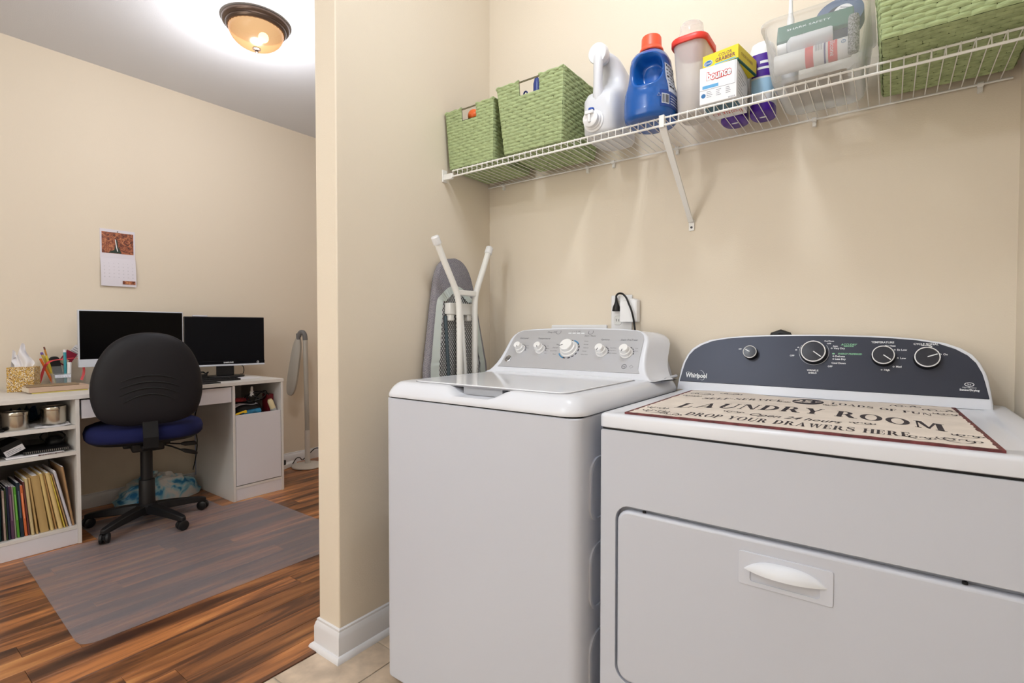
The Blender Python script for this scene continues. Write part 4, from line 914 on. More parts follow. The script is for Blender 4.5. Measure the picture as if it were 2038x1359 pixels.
# ------------------------------------------------------------------ ironing board
ib = thing('ironing_board', 'folded ironing board in a grey patterned cover leaning on the partition wall', 'ironing board', (.05, -.26, 0))
hwz0 = [(.06, 0), (.065, .06), (.09, .12), (.16, .165), (.3, .188), (.6, .192), (.93, .186), (1.0, .176), (1.1, .156), (1.2, .135), (1.28, .117), (1.33, .103), (1.365, .085), (1.388, .062), (1.402, .034), (1.408, 0)]
hwz = [(v.x, max(0, v.y)) for v in curve([(a, b, 0) for a, b in hwz0], 4)]
def ibx(z): return .022 + .045*(1 - z/1.41)       # leans: foot further from the wall
def icy(z): return -.275 + .018*(1.41 - z)/.48*.7
def iline(sc=1, dz=0): return [(icy(z) - h*sc, z) for z, h in hwz] + [(icy(z) + h*sc, z) for z, h in reversed(hwz[1:-1])]
def ipl(a, b, d): return (ibx(b) + d, a, b)
def fab_mat():
    m = mat('grey_pattern_cover', (120, 116, 128), .85); nt = m.node_tree; b = nt.nodes['Principled BSDF']; L = nt.links.new
    tc = nt.nodes.new('ShaderNodeTexCoord'); mp = nt.nodes.new('ShaderNodeMapping'); mp.inputs['Scale'].default_value = (1, 1, 1)
    wv = nt.nodes.new('ShaderNodeTexWave'); wv.inputs['Scale'].default_value = 95; wv.wave_type = 'BANDS'; wv.bands_direction = 'DIAGONAL'; wv.inputs['Distortion'].default_value = 3; wv.inputs['Detail'].default_value = 1; wv.inputs['Detail Scale'].default_value = 8
    L(tc.outputs['Object'], mp.inputs[0]); L(mp.outputs[0], wv.inputs['Vector'])
    r = nt.nodes.new('ShaderNodeValToRGB'); r.color_ramp.elements[0].position = .42; r.color_ramp.elements[0].color = lin((84, 82, 100)); r.color_ramp.elements[1].position = .58; r.color_ramp.elements[1].color = lin((172, 168, 172)); L(wv.outputs['Fac'], r.inputs[0]); L(r.outputs[0], b.inputs['Base Color'])
    return m
M_cover = fab_mat()
mb = MB(); rr_ = []
for sc, d in ((.96, -.014), (.99, -.012), (1, -.006), (1, .004), (.985, .011), (.93, .0145)): rr_.append([ipl(a, b, d) for a, b in iline(sc)])
mb.loft(rr_); obj('cover', mb, M_cover, ib, angle=60)
# pale gathered hem of the cover on the underside
def hem(u, v):
    zz = .10 + 0*u; N = len(hemline); i = min(int(u*(N-1)), N-2); t = u*(N-1) - i
    a, b = hemline[i], hemline[i+1]; y, z = a[0] + (b[0]-a[0])*t, a[1] + (b[1]-a[1])*t
    cyy = icy(z); k = .90 - .22*v; top = z > 1.26
    yy = cyy + (y - cyy)*k; z2 = z - (.112 + .030*v)*sstep(1.20, 1.40, z)
    return (ibx(z2) + .0155 + .006*v + .0025*math.sin(u*260)*v, yy, z2)
hemline = [p for p in iline(1) if p[1] > .2]
L_ = [p for p in [(icy(z) - h, z) for z, h in hwz if z > .2]]; R_ = [(icy(z) + h, z) for z, h in reversed(hwz[:-1]) if z > .2]
hemline = L_ + R_
mb = MB().grid(hem, 160, 3); obj('cover_hem', mb, mat('hem_pale', (206, 214, 210), .8), ib, angle=60)
ms = [(icy(z) + s*h*.68, z - .115*sstep(1.20, 1.40, z)) for s in (-1,) for z, h in hwz if z > .2] + [(icy(z) + h*.68, z - .115*sstep(1.20, 1.40, z)) for z, h in reversed(hwz[:-1]) if z > .2]
obj('mesh_panel', MB().prism(ms, ipl, .013, .0165), mat('mesh_backing', (214, 214, 216), .6), ib)
mb = MB()
from_z, to_z = .62, 1.25
def inside(y, z):
    hw = 0
    for (z0, h0), (z1, h1) in zip(hwz, hwz[1:]):
        if z0 <= z <= z1 and z1 > z0: hw = h0 + (h1-h0)*(z-z0)/(z1-z0)
    return abs(y - icy(z)) < hw*.66 and z < 1.262 - 3.0*(y - icy(z))**2
st = .017
for s_ in (1, -1):
    for k in range(-60, 160):
        z = .3 + k*st; y = icy(z) - .2; seg = None
        for i in range(int(.4/.008)):
            y0 = icy(.9) - .2 + i*.008; z0 = .3 + k*st + s_*(y0 - icy(.9))*1.35; y1 = y0 + .008; z1 = z0 + s_*.008*1.35
            if z0 > from_z and inside(y0, z0) and inside(y1, z1):
                p = Vector(ipl(y0, z0, .0172)); q = Vector(ipl(y1, z1, .0172)); n_ = Vector((0, -s_*1.35, 1)).normalized()*.0013
                mb.add([p - n_, q - n_, q + n_, p + n_], [(0, 1, 2, 3)])
obj('mesh_wires', mb, M_black, ib, smooth=False, kind='stuff')
obj('side_rail', MB().tube([ipl(icy(z) - .078 + .02*(1.2 - z), z, .022) for z in (1.17, 1.0, .6, .3)], .007, 8), mat('rail_slate', (70, 84, 92), .5), ib)
def leg(pts, nm='leg'):
    return obj(nm, MB().tube(curve(pts, 5), .0125, 12), M_wire, ib, angle=60)
lf = [(-.445, 1.452), (-.40, 1.375), (-.345, 1.285), (-.328, 1.25), (-.320, 1.215), (-.317, 1.17), (-.315, .94), (-.31, .6), (-.305, .30)]
rg_ = [(-.129, 1.452), (-.165, 1.375), (-.207, 1.285), (-.218, 1.25), (-.222, 1.215), (-.223, 1.17), (-.223, .94), (-.225, .6), (-.228, .30)]
for l in (lf, rg_):
    g_ = leg([(.100, y, z) for y, z in l])
    d = (Vector((.1, *l[0])) - Vector((.1, *l[1]))).normalized(); a = Vector((.1, *l[0]))
    obj('foot_cap', MB().tube([a - d*.016, a - d*.012, a + d*.012, a + d*.016], [.0155, .0165, .0165, .0135], 12), M_whitep, g_)
obj('cross_bar', MB().obox((.100, -.272, 1.262), (.020, .105, .022)), M_wire, ib, bevel=.004)
obj('leg', MB().tube([(.068, -.285, .30), (.068, -.283, .95), (.066, -.278, 1.12), (.064, -.272, 1.19)], .011, 10), M_wire, ib); obj('leg', MB().tube([(.070, -.250, .30), (.070, -.252, .95), (.068, -.266, 1.12), (.066, -.272, 1.19)], .011, 10), M_wire, ib)
obj('latch', MB().box(.045, .075, -.345, -.205, 1.175, 1.222).box(.05, .072, -.34, -.315, 1.150, 1.178).box(.05, .072, -.235, -.21, 1.150, 1.178), M_wire, ib, bevel=.004)
# ------------------------------------------------------------------ office: desk
DT = .777; DFX, DBX = -1.900, -2.490
desk = thing('desk', 'white computer desk with open shelves on the left and a cupboard on the right', 'desk', (-2.2, -.64, 0))
obj('desktop', MB().box(DBX, DFX + .004, -1.368, .073, DT - .022, DT), M_desk, desk, bevel=.001)
def panel(nm, *b, m=M_desk, **k): return obj(nm, MB().box(*b), m, desk, bevel=.0008, seg=1, **k)
TH = .016
for y0 in (-1.365, -1.055, -.270, .054): panel('side_panel', DBX + .02, DFX, y0, y0 + TH, 0, DT - .022)
for z1 in (.622, .487): panel('shelf', DBX + .02, DFX - .002, -1.349, -1.055, z1 - .020, z1)
panel('bottom_shelf', DBX + .02, DFX - .002, -1.349, -1.055, .080, .097); panel('bottom_shelf', DBX + .02, DFX - .002, -.254, .054, .080, .097)
panel('plinth', DFX - .018, DFX - .004, -1.349, -1.055, .003, .080, m=M_deskf); panel('plinth', DFX - .018, DFX - .004, -.254, .054, .003, .080, m=M_deskf)
panel('back_panel', DBX + .02, DBX + .026, -1.349, -1.055, .08, DT - .022); panel('back_panel', DBX + .02, DBX + .026, -.254, .054, .08, DT - .022)
panel('drawer_front', DFX - .022, DFX - .006, -1.030, -.274, .650, DT - .030, m=M_deskf); panel('drawer_box', DBX + .15, DFX - .022, -1.02, -.285, .66, .73)
panel('door', DFX - .016, DFX, -.251, .050, .102, .560, m=M_deskf); panel('cupboard_shelf', DBX + .026, DFX - .02, -.254, .054, .515, .531)
panel('rear_strip', -2.466, -2.452, -.2705, -.205, .085, .60, m=mat('rear_strip_blue', (150, 162, 200), .5), label='bluish upright strip at the back of the knee space')
# ------------------------------------------------------------------ monitors
M_screen = mat('screen_black', (6, 6, 7), .3, spec=.15); M_screenb = mat('screen_blueblack', (5, 8, 16), .25, spec=.2); M_silv = mat('monitor_silver', (206, 210, 220), .35)
def monitor(name, label, c, ang, wd, z0, z1, chin, framem, scrm, txt=None):
    t = thing(name, label, 'monitor', (c[0], c[1], DT)); R_ = at((c[0], c[1], 0), ang)   # local: +x faces the room, y along the width
    def p(nm, mb, m, par=t, **k): mb.xf(R_); return obj(nm, mb, m, par, **k)
    p('housing', MB().box(-.022, 0, -wd/2, wd/2, z0, z1), framem[0], bevel=.004)
    p('screen', MB().box(0, .0016, -wd/2 + .006, wd/2 - .006, z0 + chin, z1 - .006), scrm)
    b = p('chin', MB().box(0, .003, -wd/2, wd/2, z0, z0 + chin - .001), framem[1], bevel=.001)
    p('stand', MB().box(-.05, -.022, -.055, .055, DT + .012, z0 + .10), framem[2], bevel=.006)
    mb = MB().prism(ell(-.045, 0, .085, .125, 30), fXY, DT + .001, DT + .014); p('stand_base', mb, framem[2], bevel=.003)
    return t, R_
tL, RL = monitor('computer_monitor', 'large black monitor with a pale silver frame and chin, behind the office chair', (-2.33, -.662), math.radians(0), .552, .894, 1.232, .046, (M_silv, M_silv, M_silv), M_screen)
tR, RR = monitor('computer_monitor', 'black monitor with a thin silver bottom strip at the right end of the desk', (-2.275, -.138), math.radians(-14), .500, .866, 1.205, .030, (M_black, M_screenb, M_black), M_screenb)
def onR(nm, mb, m, **k): mb.xf(RR); return obj(nm, mb, m, tR, **k)
onR('bottom_strip', MB().box(0, .0055, -.250, .250, .860, .872), M_silv, bevel=.002)
onR('lettering', MB().text('SAMSUNG', .013, (.0035, .015, .884), (0, 1, 0), (0, 0, 1), offset=.0004, width=.062), M_inkw, smooth=False, kind='stuff')
mb = MB(); ring_mesh(mb, .205, .881, .006, .0078, lambda a, b, d: (.003 + d, a, b), 0, .001, 16); mb.box(.003, .004, .2043, .2057, .881, .890); onR('power_button', mb, M_inkw)
one('silver_sensor_bar', 'pale blue bar clipped on the top edge of the right monitor', 'webcam', MB().box(-.02, .004, -.20, -.11, 1.2052, 1.213).xf(RR), M_silv, bevel=.002)
# ------------------------------------------------------------------ things on the desk
M_tb = bpy.data.materials.new('tissue_pattern'); M_tb.use_nodes = True
nt = M_tb.node_tree; L = nt.links.new; tc = nt.nodes.new('ShaderNodeTexCoord'); vo = nt.nodes.new('ShaderNodeTexVoronoi'); vo.inputs['Scale'].default_value = 380; L(tc.outputs['Object'], vo.inputs['Vector'])
rp_ = nt.nodes.new('ShaderNodeValToRGB'); cr = rp_.color_ramp; cr.interpolation = 'CONSTANT'; cr.elements[0].color = lin((206, 166, 70)); cr.elements[1].position = .55; cr.elements[1].color = lin((232, 222, 200)); e = cr.elements.new(.3); e.color = lin((190, 140, 50)); e = cr.elements.new(.8); e.color = lin((110, 84, 60))
sp_ = nt.nodes.new('ShaderNodeSeparateColor'); L(vo.outputs['Color'], sp_.inputs[0]); L(sp_.outputs[0], rp_.inputs[0]); L(rp_.outputs[0], nt.nodes['Principled BSDF'].inputs['Base Color']); nt.nodes['Principled BSDF'].inputs['Roughness'].default_value = .7
TBM = at((-2.345, -1.172, DT), math.radians(-24))
tb = thing('tissue_box', 'square yellow patterned tissue box with a white tissue, at the left end of the desk', 'tissue box', (-2.345, -1.172, DT))
mb = MB().box(-.056, .056, -.056, .056, .001, .134).xf(TBM); obj('carton', mb, M_tb, tb, bevel=.002)
def tiss(u, v):
    a = (u - .5)*2; h = v
    return TBM @ Vector((.012*math.sin(a*5 + h*2) - .01*h, a*(.034 + .012*math.sin(h*3)) * (1 - .55*h**2) - .012*h + .006*math.sin(h*7), .134 + h*(.095 + .035*math.cos(a*2.4 - .6))))
mb = MB().grid(tiss, 20, 10); obj('tissue', mb, M_paper, tb, angle=80)
def tiss2(u, v): a = (u - .5)*2; return TBM @ Vector((-.012 + .008*math.sin(a*4), -.028 + a*.026*(1 - v*.6) - .006*v, .134 + v*(.075 - .02*a)))
obj('tissue_fold', MB().grid(tiss2, 12, 6), M_paper, tb, angle=80)
pm = thing('pen_holder', 'clear acrylic pen organizer with pens between the tissue box and left monitor', 'pen holder', (-2.41, -1.0, DT))
M_acr = clear_mat('acrylic', (230, 236, 236), .88, .08)
mb = MB()
for a in (((-2.46, -2.36), (-1.045, -.965), .085), ((-2.47, -2.41), (-1.04, -.97), .125)):
    (x0, x1), (y0, y1), h = a; mb.prism(rrect(x0, x1, y0, y1, .008, 3), fXY, DT + .001, DT + h, holes=[rrect(x0 + .003, x1 - .003, y0 + .003, y1 - .003, .006, 3)])
obj('compartment', mb, M_acr, pm, kind='stuff')
obj('sticky_flags', MB().box(-2.362, -2.357, -1.040, -.968, DT + .060, DT + .078), mat('flag_white', (216, 220, 232), .6, var=.2, vscale=160), pm)
def stick(name, label, cat, p0, p1, r, m, tip=None, tm=None):
    t = thing(name, label, cat, p0); p0, p1 = Vector(p0), Vector(p1); d = (p1 - p0)
    obj('barrel', MB().tube([p0, p0 + d*.93], r, 10), m, t); obj('end', MB().tube([p0 + d*.93, p1], [r*1.02, r*.9], 10), tm or m, t); return t
zb = DT + .008
stick('pencil', 'orange pencil leaning left in the clear organizer, tallest of the pens', 'pencil', (-2.44, -1.02, zb), (-2.44, -1.068, 1.016), .0042, mat('pencil_orange', (206, 140, 50), .5), tm=mat('eraser', (120, 70, 60), .6))
stick('marker', 'purple-capped marker leaning left in the clear organizer', 'marker', (-2.45, -1.015, zb), (-2.44, -1.080, .985), .007, mat('marker_grey', (216, 190, 90), .5), tm=mat('marker_purple', (122, 96, 170), .5))
stick('highlighter', 'yellow pen leaning left in the clear organizer', 'pen', (-2.43, -1.02, zb), (-2.425, -1.062, .965), .006, mat('hl_yellow', (226, 206, 70), .5))
stick('crayon', 'orange pen leaning furthest left in the clear organizer', 'pen', (-2.415, -1.03, zb), (-2.402, -1.092, .950), .006, mat('crayon_orange', (226, 112, 40), .5))
stick('toothbrush', 'teal and white pen standing at the right of the clear organizer', 'pen', (-2.40, -.982, zb), (-2.40, -.985, .998), .0075, mat('pen_teal', (60, 150, 164), .4), tm=M_paper)
stick('glue_stick', 'short white stick at the right of the clear organizer', 'stick', (-2.385, -.972, zb), (-2.385, -.968, .925), .010, M_whitep)
one('glasses_case', 'black case standing in the clear organizer between the pens', 'case', MB().prism(rrect(-.024, .024, 0, .175, .02, 5), fYZ, -.010, .010).xf(at((-2.435, -1.004, zb)) @ Matrix.Rotation(math.radians(8), 4, 'X')), M_black, bevel=.004)
CM = at((-2.455, -.985, .905)) @ Matrix.Rotation(math.radians(-32), 4, 'X')
cd_ = thing('gift_card', 'red card tilted at the right back of the clear organizer', 'card', (-2.455, -.985, .85)); obj('card', MB().box(-.0006, .0006, -.028, .028, 0, .09).xf(CM), mat('card_red', (150, 30, 60), .4), cd_)
obj('card_picture', MB().box(.0006, .001, -.022, .014, .008, .040).xf(CM), mat('card_cream', (220, 200, 170), .5), cd_)
CM2 = at((-2.47, -.965, .925)) @ Matrix.Rotation(math.radians(-38), 4, 'X')
c2 = thing('paper_slip', 'white printed slip sticking up right of the red card', 'slip', (-2.47, -.965, .9)); obj('sheet', MB().box(-.0004, .0004, -.024, .024, 0, .11).xf(CM2), M_paper, c2)
mb = MB()
for r in range(6): mb.box(.0004, .0007, -.020, .018, .03 + .012*r, .034 + .012*r)
obj('slip_print', mb.xf(CM2), M_pgrey, c2, kind='stuff', smooth=False)
M_rib = mat('ribbon_red', (206, 66, 72), .5)
def ribbon(pts, wv): # flat band
    mb = MB(); vs = []
    for p in pts: vs += [Vector(p) - Vector(wv)/2, Vector(p) + Vector(wv)/2]
    return mb.add(vs, [(2*i, 2*i + 1, 2*i + 3, 2*i + 2) for i in range(len(pts) - 1)])
ly = thing('red_lanyard', 'red ribbon lanyard looped over the clear organizer', 'lanyard', (-2.38, -1.0, DT))
rbp = [(-2.40, -1.098, DT + .035), (-2.40, -1.088, DT + .075), (-2.40, -1.078, DT + .115), (-2.37, -1.070, DT + .145), (-2.385, -1.045, DT + .160), (-2.40, -1.00, DT + .165), (-2.41, -.95, DT + .170), (-2.40, -.925, DT + .165), (-2.385, -.905, DT + .125), (-2.375, -.905, DT + .08), (-2.37, -.918, DT + .04)]
obj('ribbon', ribbon(curve(rbp, 4), (.006, .011, -.004)), M_rib, ly)
st_ = [('yellow_booklet', 'thin yellow booklet at the bottom of the stack on the desk', 'booklet', (.135, .235, .005), -2.196, -1.065, 0, (214, 196, 110), 2),
       ('beige_folder', 'thick beige expanding folder in the stack on the desk', 'folder', (.130, .250, .026), -2.198, -1.068, .006, (200, 172, 150), 2),
       ('brown_booklet', 'thin brown booklet on top of the beige folder', 'booklet', (.110, .215, .006), -2.205, -1.085, .033, (150, 128, 100), -4)]
for nm, lab, cat, (a, b, c), x, y, z, col, rz_ in st_:
    t = thing(nm, lab, cat, (x, y, DT + z)); R_ = at((x, y, DT + z), math.radians(rz_))
    obj('cover', MB().box(-a/2, a/2, -b/2, b/2, .0005, c).xf(R_), mat(nm + '_cover', col, .7), t, bevel=.001)
    obj('pages', MB().box(-a/2 + .004, a/2 - .006, -b/2 - .0006, b/2 - .006, .0015, c - .0015).xf(R_), mat(nm + '_pages', (226, 214, 196), .8), t)
kb = thing('keyboard', 'black keyboard lying on the desk in front of the right monitor', 'keyboard', (-2.08, -.36, DT))
KBM = at((-2.09, -.315, DT + .001), math.radians(-4)); obj('base', MB().box(-.06, .06, -.16, .16, 0, .012).xf(KBM), M_black, kb, bevel=.003)
mb = MB()
for r in range(5):
    for c in range(15): mb.box(-.052 + r*.0205, -.036 + r*.0205, -.152 + c*.0203, -.136 + c*.0203, .012, .016)
obj('keys', mb.xf(KBM), M_blackm, kb, kind='stuff')
one('notebook', 'thin black notebook at the front edge of the desk below the keyboard', 'notebook', MB().box(-1.99, -1.91, -.46, -.335, DT + .0005, DT + .006), M_black, bevel=.001)
one('paper_sheet', 'white sheet of paper under the foot of the right monitor', 'paper', MB().box(-2.24, -2.06, -.14, .01, DT + .0002, DT + .0012), M_paper)
one('computer_mouse', 'silver and black mouse left of the right monitor stand', 'mouse', MB().loft([[(-2.26 + .030*k*math.cos(t), -.345 + .018*k*math.sin(t), DT + .001 + z) for t in [2*PI*i/16 for i in range(16)]] for k, z in ((.96, 0), (1, .006), (.9, .022), (.5, .031), (.1, .033))]), M_silv, angle=60)
ng = thing('cable_coil', 'black cable and adapter piled behind the keyboard', 'cable', (-2.33, -.29, DT))
obj('adapter', MB().box(-2.36, -2.30, -.32, -.25, DT + .001, DT + .03), M_black, ng, bevel=.004)
obj('cable', MB().tube([(-2.33 + .05*math.cos(a*1.3), -.28 + .05*math.sin(a), DT + .034 + .012*math.sin(a*2.1)) for a in [i*.2 for i in range(58)]], .003, 6), M_black, ng)
one('monitor_cable', 'black cable curving from the right monitor to the back of the desk', 'cable', MB().tube(curve([(-2.33, -.02, .862), (-2.36, .02, .845), (-2.40, .045, .81), (-2.44, .055, DT + .004), (-2.48, .06, DT + .004)]), .003, 6), M_black)
# ------------------------------------------------------------------ things on the left shelves
M_tin = mat('tin_metal', (196, 190, 178), .22, metal=1)
def tin(x, y, z, lab, r=.050, h=.088):
    t = thing('metal_tin', lab, 'tin', (x, y, z))
    obj('body', MB().lathe([(0, .0005), (r*.985, .0005), (r, .003), (r, h*.80), (0, h*.80)], (x, y, z), 32), M_tin, t, angle=30)
    obj('lid', MB().lathe([(0, h*.79), (r*1.03, h*.79), (r*1.04, h*.81), (r*1.04, h*.95), (r*1.0, h), (r*.93, h), (r*.92, h*.975), (0, h*.975)], (x, y, z), 32), M_tin, t, angle=30); return t
tin(-1.985, -1.270, .6225, 'round silver metal tin on the left of the top shelf under the desk'); tin(-2.00, -1.122, .6315, 'round silver metal tin standing on crumpled paper, near the right panel')
pr_ = random.Random(5)
def crumple(x0, x1, y0, y1, z, amp, nu=14, nv=14, seed=1):
    r = random.Random(seed); h = [[r.uniform(0, 1) for _ in range(nu + 2)] for _ in range(nv + 2)]
    mb = MB(); mb.grid(lambda u, v: (x0 + (x1-x0)*u, y0 + (y1-y0)*v, z + amp*h[int(round(v*nv))][int(round(u*nu))]*(.5 + .5*math.sin(u*9 + v*4))), nu, nv); return mb
one('crumpled_paper', 'white crumpled paper under the right-hand metal tin', 'paper', crumple(-2.08, -1.915, -1.205, -1.062, .6225, .010, seed=4), M_paper, angle=20)
lb_ = thing('black_box', 'black box with pale lettering at the left end of the top shelf', 'box', (-2.05, -1.33, .622)); obj('carton', MB().box(-2.14, -2.04, -1.347, -1.318, .6225, .70), M_black, lb_, bevel=.001)
obj('lettering', MB().text('IZM', .03, (-2.0395, -1.333, .665), (0, 0, 1), (0, -1, 0), width=.05), M_inkw, lb_, smooth=False, kind='stuff')
one('black_pouch', 'low black pouch in front of the black box on the top shelf', 'pouch', MB().box(-1.99, -1.93, -1.347, -1.315, .6225, .632), M_blackm, bevel=.004)
one('blue_cloth', 'dark blue bundle behind the two metal tins', 'cloth', crumple(-2.34, -2.16, -1.26, -1.14, .63, .09, 8, 8, 9), mat('cloth_blue', (40, 66, 104), .9), angle=80)
bk = thing('camera_box', 'black box with a white label panel tipped up on the middle shelf', 'box', (-2.0, -1.31, .487)); BM = at((-2.01, -1.306, .4925), math.radians(8)) @ Matrix.Rotation(math.radians(24), 4, 'X')
obj('carton', MB().box(-.06, .06, -.01, .070, .004, .062).xf(BM), M_black, bk, bevel=.001); obj('white_panel', MB().box(.060, .0606, -.008, .068, .006, .036).xf(BM), M_paper, bk)
mb = MB()
for r in range(3): mb.box(.0606, .0610, .0, .06*random.uniform(.6, 1), .012 + r*.007, .0145 + r*.007)
obj('label_print', mb.xf(BM), M_pgrey, bk, kind='stuff', smooth=False)
for v in [o for o in bpy.data.objects if o.parent is bk]: pass
sn = thing('spiral_notebook', 'black spiral notebook on the middle shelf above the white booklet', 'notebook', (-2.02, -1.15, .4965)); NM = at((-2.03, -1.158, .4985), math.radians(-3))
obj('cover', MB().box(-.10, .10, -.088, .092, 0, .012).xf(NM), M_black, sn, bevel=.001)
mb = MB()
for i in range(22): a = NM @ Vector((.101, -.078 + i*.0075, .006)); mb.tube([a + Vector((.004*math.cos(t), 0, .007*math.sin(t))) for t in [2*PI*k/7 for k in range(7)]], .0007, 4, closed=True)
obj('spiral', mb, M_steel, sn, kind='stuff')
one('white_booklet', 'white folded booklet under the spiral notebook', 'booklet', MB().box(-2.12, -1.915, -1.315, -1.10, .4885, .4945), M_paper, bevel=.001)
pn = thing('printed_strip', 'narrow dark strip with white printing at the front edge of the middle shelf', 'strip', (-1.915, -1.15, .487)); obj('strip', MB().box(-1.913, -1.906, -1.20, -1.105, .4875, .4925), mat('strip_brown', (90, 60, 54), .6), pn)
obj('print', MB().text('24 X 12 SUPER  HARD', .0045, (-1.9055, -1.15, .490), (0, 1, 0), (0, 0, 1), width=.085), M_inkw, pn, smooth=False, kind='stuff')
one('headset_cable', 'black cable loops and a black gadget piled on the notebook', 'cable', MB().tube([(-2.06 + .03*math.cos(a*1.1), -1.115 + .045*math.cos(a), .552 + .028*math.sin(a)) for a in [i*.2 for i in range(50)]], .003, 6), M_black)
one('black_gadget', 'rounded black gadget beside the cable loops on the middle shelf', 'gadget', MB().loft([super_ring(-2.07, -1.105, .05*k, .038*k, .512 + z, 20, 2.6) for k, z in ((.9, 0), (1, .01), (.9, .028), (.5, .04), (.1, .042))]), M_black, angle=60)
# books and folders of the bottom shelf
BK = [  # kind, thickness, height, colour, lean (m at top), depth, label
 ('book', .012, .272, (24, 66, 66), .002, 'dark teal book at the far left of the bottom shelf'),
 ('book', .004, .262, (40, 30, 34), .004, 'thin dark booklet second from the left on the bottom shelf'),
 ('book', .009, .242, (206, 180, 168), .006, 'short pale red-and-white booklet beside the teal book'),
 ('book', .005, .255, (52, 70, 40), .006, 'thin olive green booklet left of the navy book'),
 ('book', .008, .262, (34, 40, 64), .008, 'narrow navy book with a white line on the bottom shelf'),
 ('book', .013, .258, (88, 58, 82), .010, 'plum purple book on the bottom shelf'),
 ('book', .006, .256, (206, 198, 186), .011, 'thin white booklet right of the plum book'),
 ('book', .010, .252, (84, 150, 48), .012, 'bright green book on the bottom shelf'),
 ('book', .013, .270, (28, 44, 58), .014, 'tall dark blue book left of the orange one'),
 ('book', .011, .254, (206, 106, 60), .016, 'orange book on the bottom shelf'),
 ('book', .006, .270, (112, 62, 62), .018, 'thin maroon folder right of the orange book'),
 ('folder', .012, .284, (206, 186, 140), .022, 'narrow cream folder next to the maroon one'),
 ('folder', .009, .286, (196, 164, 110), .028, 'thin tan folder left of the thick manila folder'),
 ('folder', .034, .290, (190, 160, 106), .034, 'thick manila folder with a bulging edge, widest of the row'),
 ('folder', .014, .296, (214, 188, 126), .040, 'pale manila folder right of the widest folder'),
 ('folder', .008, .290, (190, 150, 96), .044, 'thin brown-edged manila folder between two pale ones'),
 ('folder', .018, .294, (220, 194, 134), .048, 'pale manila folder left of the yellow sheet'),
 ('folder', .006, .280, (222, 200, 90), .052, 'thin yellow folder near the right end of the row'),
 ('folder', .007, .284, (186, 150, 104), .056, 'thin tan folder right of the yellow one'),
 ('folder', .012, .296, (206, 204, 212), .060, 'grey white folder leaning at the right end of the row'),
 ('folder', .010, .312, (170, 134, 96), .040, 'tall kraft brown folder leaning against the right panel')]
y = -1.345; tot = sum(b[1] for b in BK); kx = (.2855 - .003 - .058) / tot; prev = .002
for kind, th, h, col, lean, lab in BK:
    th *= kx; y += max(0, lean - prev); prev = max(prev, lean); t = thing(kind, lab, kind, (-1.99, y, .0975), 'books and folders on the bottom shelf')
    dpt = .19 if kind == 'book' else .23; xf_ = -1.925 - random.uniform(0, .012) if kind == 'book' else -1.918 - random.uniform(0, .006)
    m = mat(kind + '_cover', col, .65 if kind == 'book' else .8)
    def sh_(mb, lean=lean, h=h): mb.v = [Vector((v.x, v.y - lean*(v.z - .0975)/h, v.z)) for v in mb.v]; return mb
    z0 = .0978
    if kind == 'book':
        mb = MB().box(xf_ - dpt, xf_, y + .0003, y + th - .0003, z0, z0 + h); obj('cover', sh_(mb), m, t, bevel=.0012)
        obj('pages', sh_(MB().box(xf_ - dpt + .006, xf_ - .003, y + th*.18, y + th*.82, z0 + h - .001, z0 + h + .0008)), M_paper, t)
        if th > .008: obj('spine_title', sh_(MB().box(xf_, xf_ + .0006, y + th*.36, y + th*.64, z0 + h*.35, z0 + h*.85)), mat('spine_foil', tuple(min(255, c + 60) for c in col), .5), t, smooth=False)
    else:
        prof = [(xf_ - dpt, y + .0004), (xf_ - .004, y + .0004), (xf_, y + th*.3), (xf_, y + th*.7), (xf_ - .004, y + th - .0004), (xf_ - dpt, y + th - .0004)]
        mb = MB(); mb.prism(prof, fXY, z0, z0 + h); obj('cover', sh_(mb), m, t, angle=60)
        if th > .009: obj('papers', sh_(MB().box(xf_ - dpt + .004, xf_ - .010, y + th*.25, y + th*.75, z0 + h - .004, z0 + h + .004)), M_paper, t)
    y += th
# ------------------------------------------------------------------ things in the right cupboard opening
cz = .5315
one('utility_knife', 'yellow utility knife lying on the left of the cupboard opening', 'knife', MB().prism([(0, 0), (.015, .012), (.075, .026), (.080, .010), (.066, .006), (.06, .012), (.02, .003)], lambda a, b, d: (-1.922 + d, -.252 + a, cz + .029 + b), 0, .010), mat('knife_yellow', (232, 190, 40), .45), bevel=.001)
one('black_bag', 'black fabric bag filling the bottom of the cupboard opening', 'bag', MB().loft([super_ring(-2.05, -.13, .10*k, .105*k, cz + z, 24, 3) for k, z in ((.92, .001), (1, .02), (.98, .055), (.8, .085), (.4, .10), (.1, .105))]), M_blackm, angle=70)
one('blue_battery_pack', 'blue and white cylinder in the front of the cupboard opening', 'cylinder', MB().lathe([(0, 0), (.018, 0), (.018, .115), (0, .115)], (-1.938, -.19, cz + .030), 18, Matrix.Rotation(math.radians(-86), 4, 'X')), mat('pack_blue', (36, 106, 140), .4, var=.5, vscale=20))
gb = thing('glue_tube', 'cream bottle with a grey cap leaning at the right of the cupboard opening', 'bottle', (-1.93, .02, cz)); GM = at((-1.945, .030, cz + .012)) @ Matrix.Rotation(math.radians(20), 4, 'X')
obj('body', MB().lathe([(0, .03), (.019, .03), (.019, .085), (.012, .10), (0, .10)], (0, 0, 0), 18).xf(GM), mat('bottle_cream', (222, 206, 164), .5), gb); obj('cap', MB().lathe([(0, 0), (.020, 0), (.020, .032), (0, .032)], (0, 0, 0), 18).xf(GM), mat('cap_grey', (176, 176, 172), .5), gb)
one('red_carton', 'dark red carton standing at the right of the cupboard opening', 'carton', MB().box(-2.06, -1.99, .005, .048, cz + .001, cz + .135), mat('carton_red', (120, 24, 36), .5), bevel=.001)
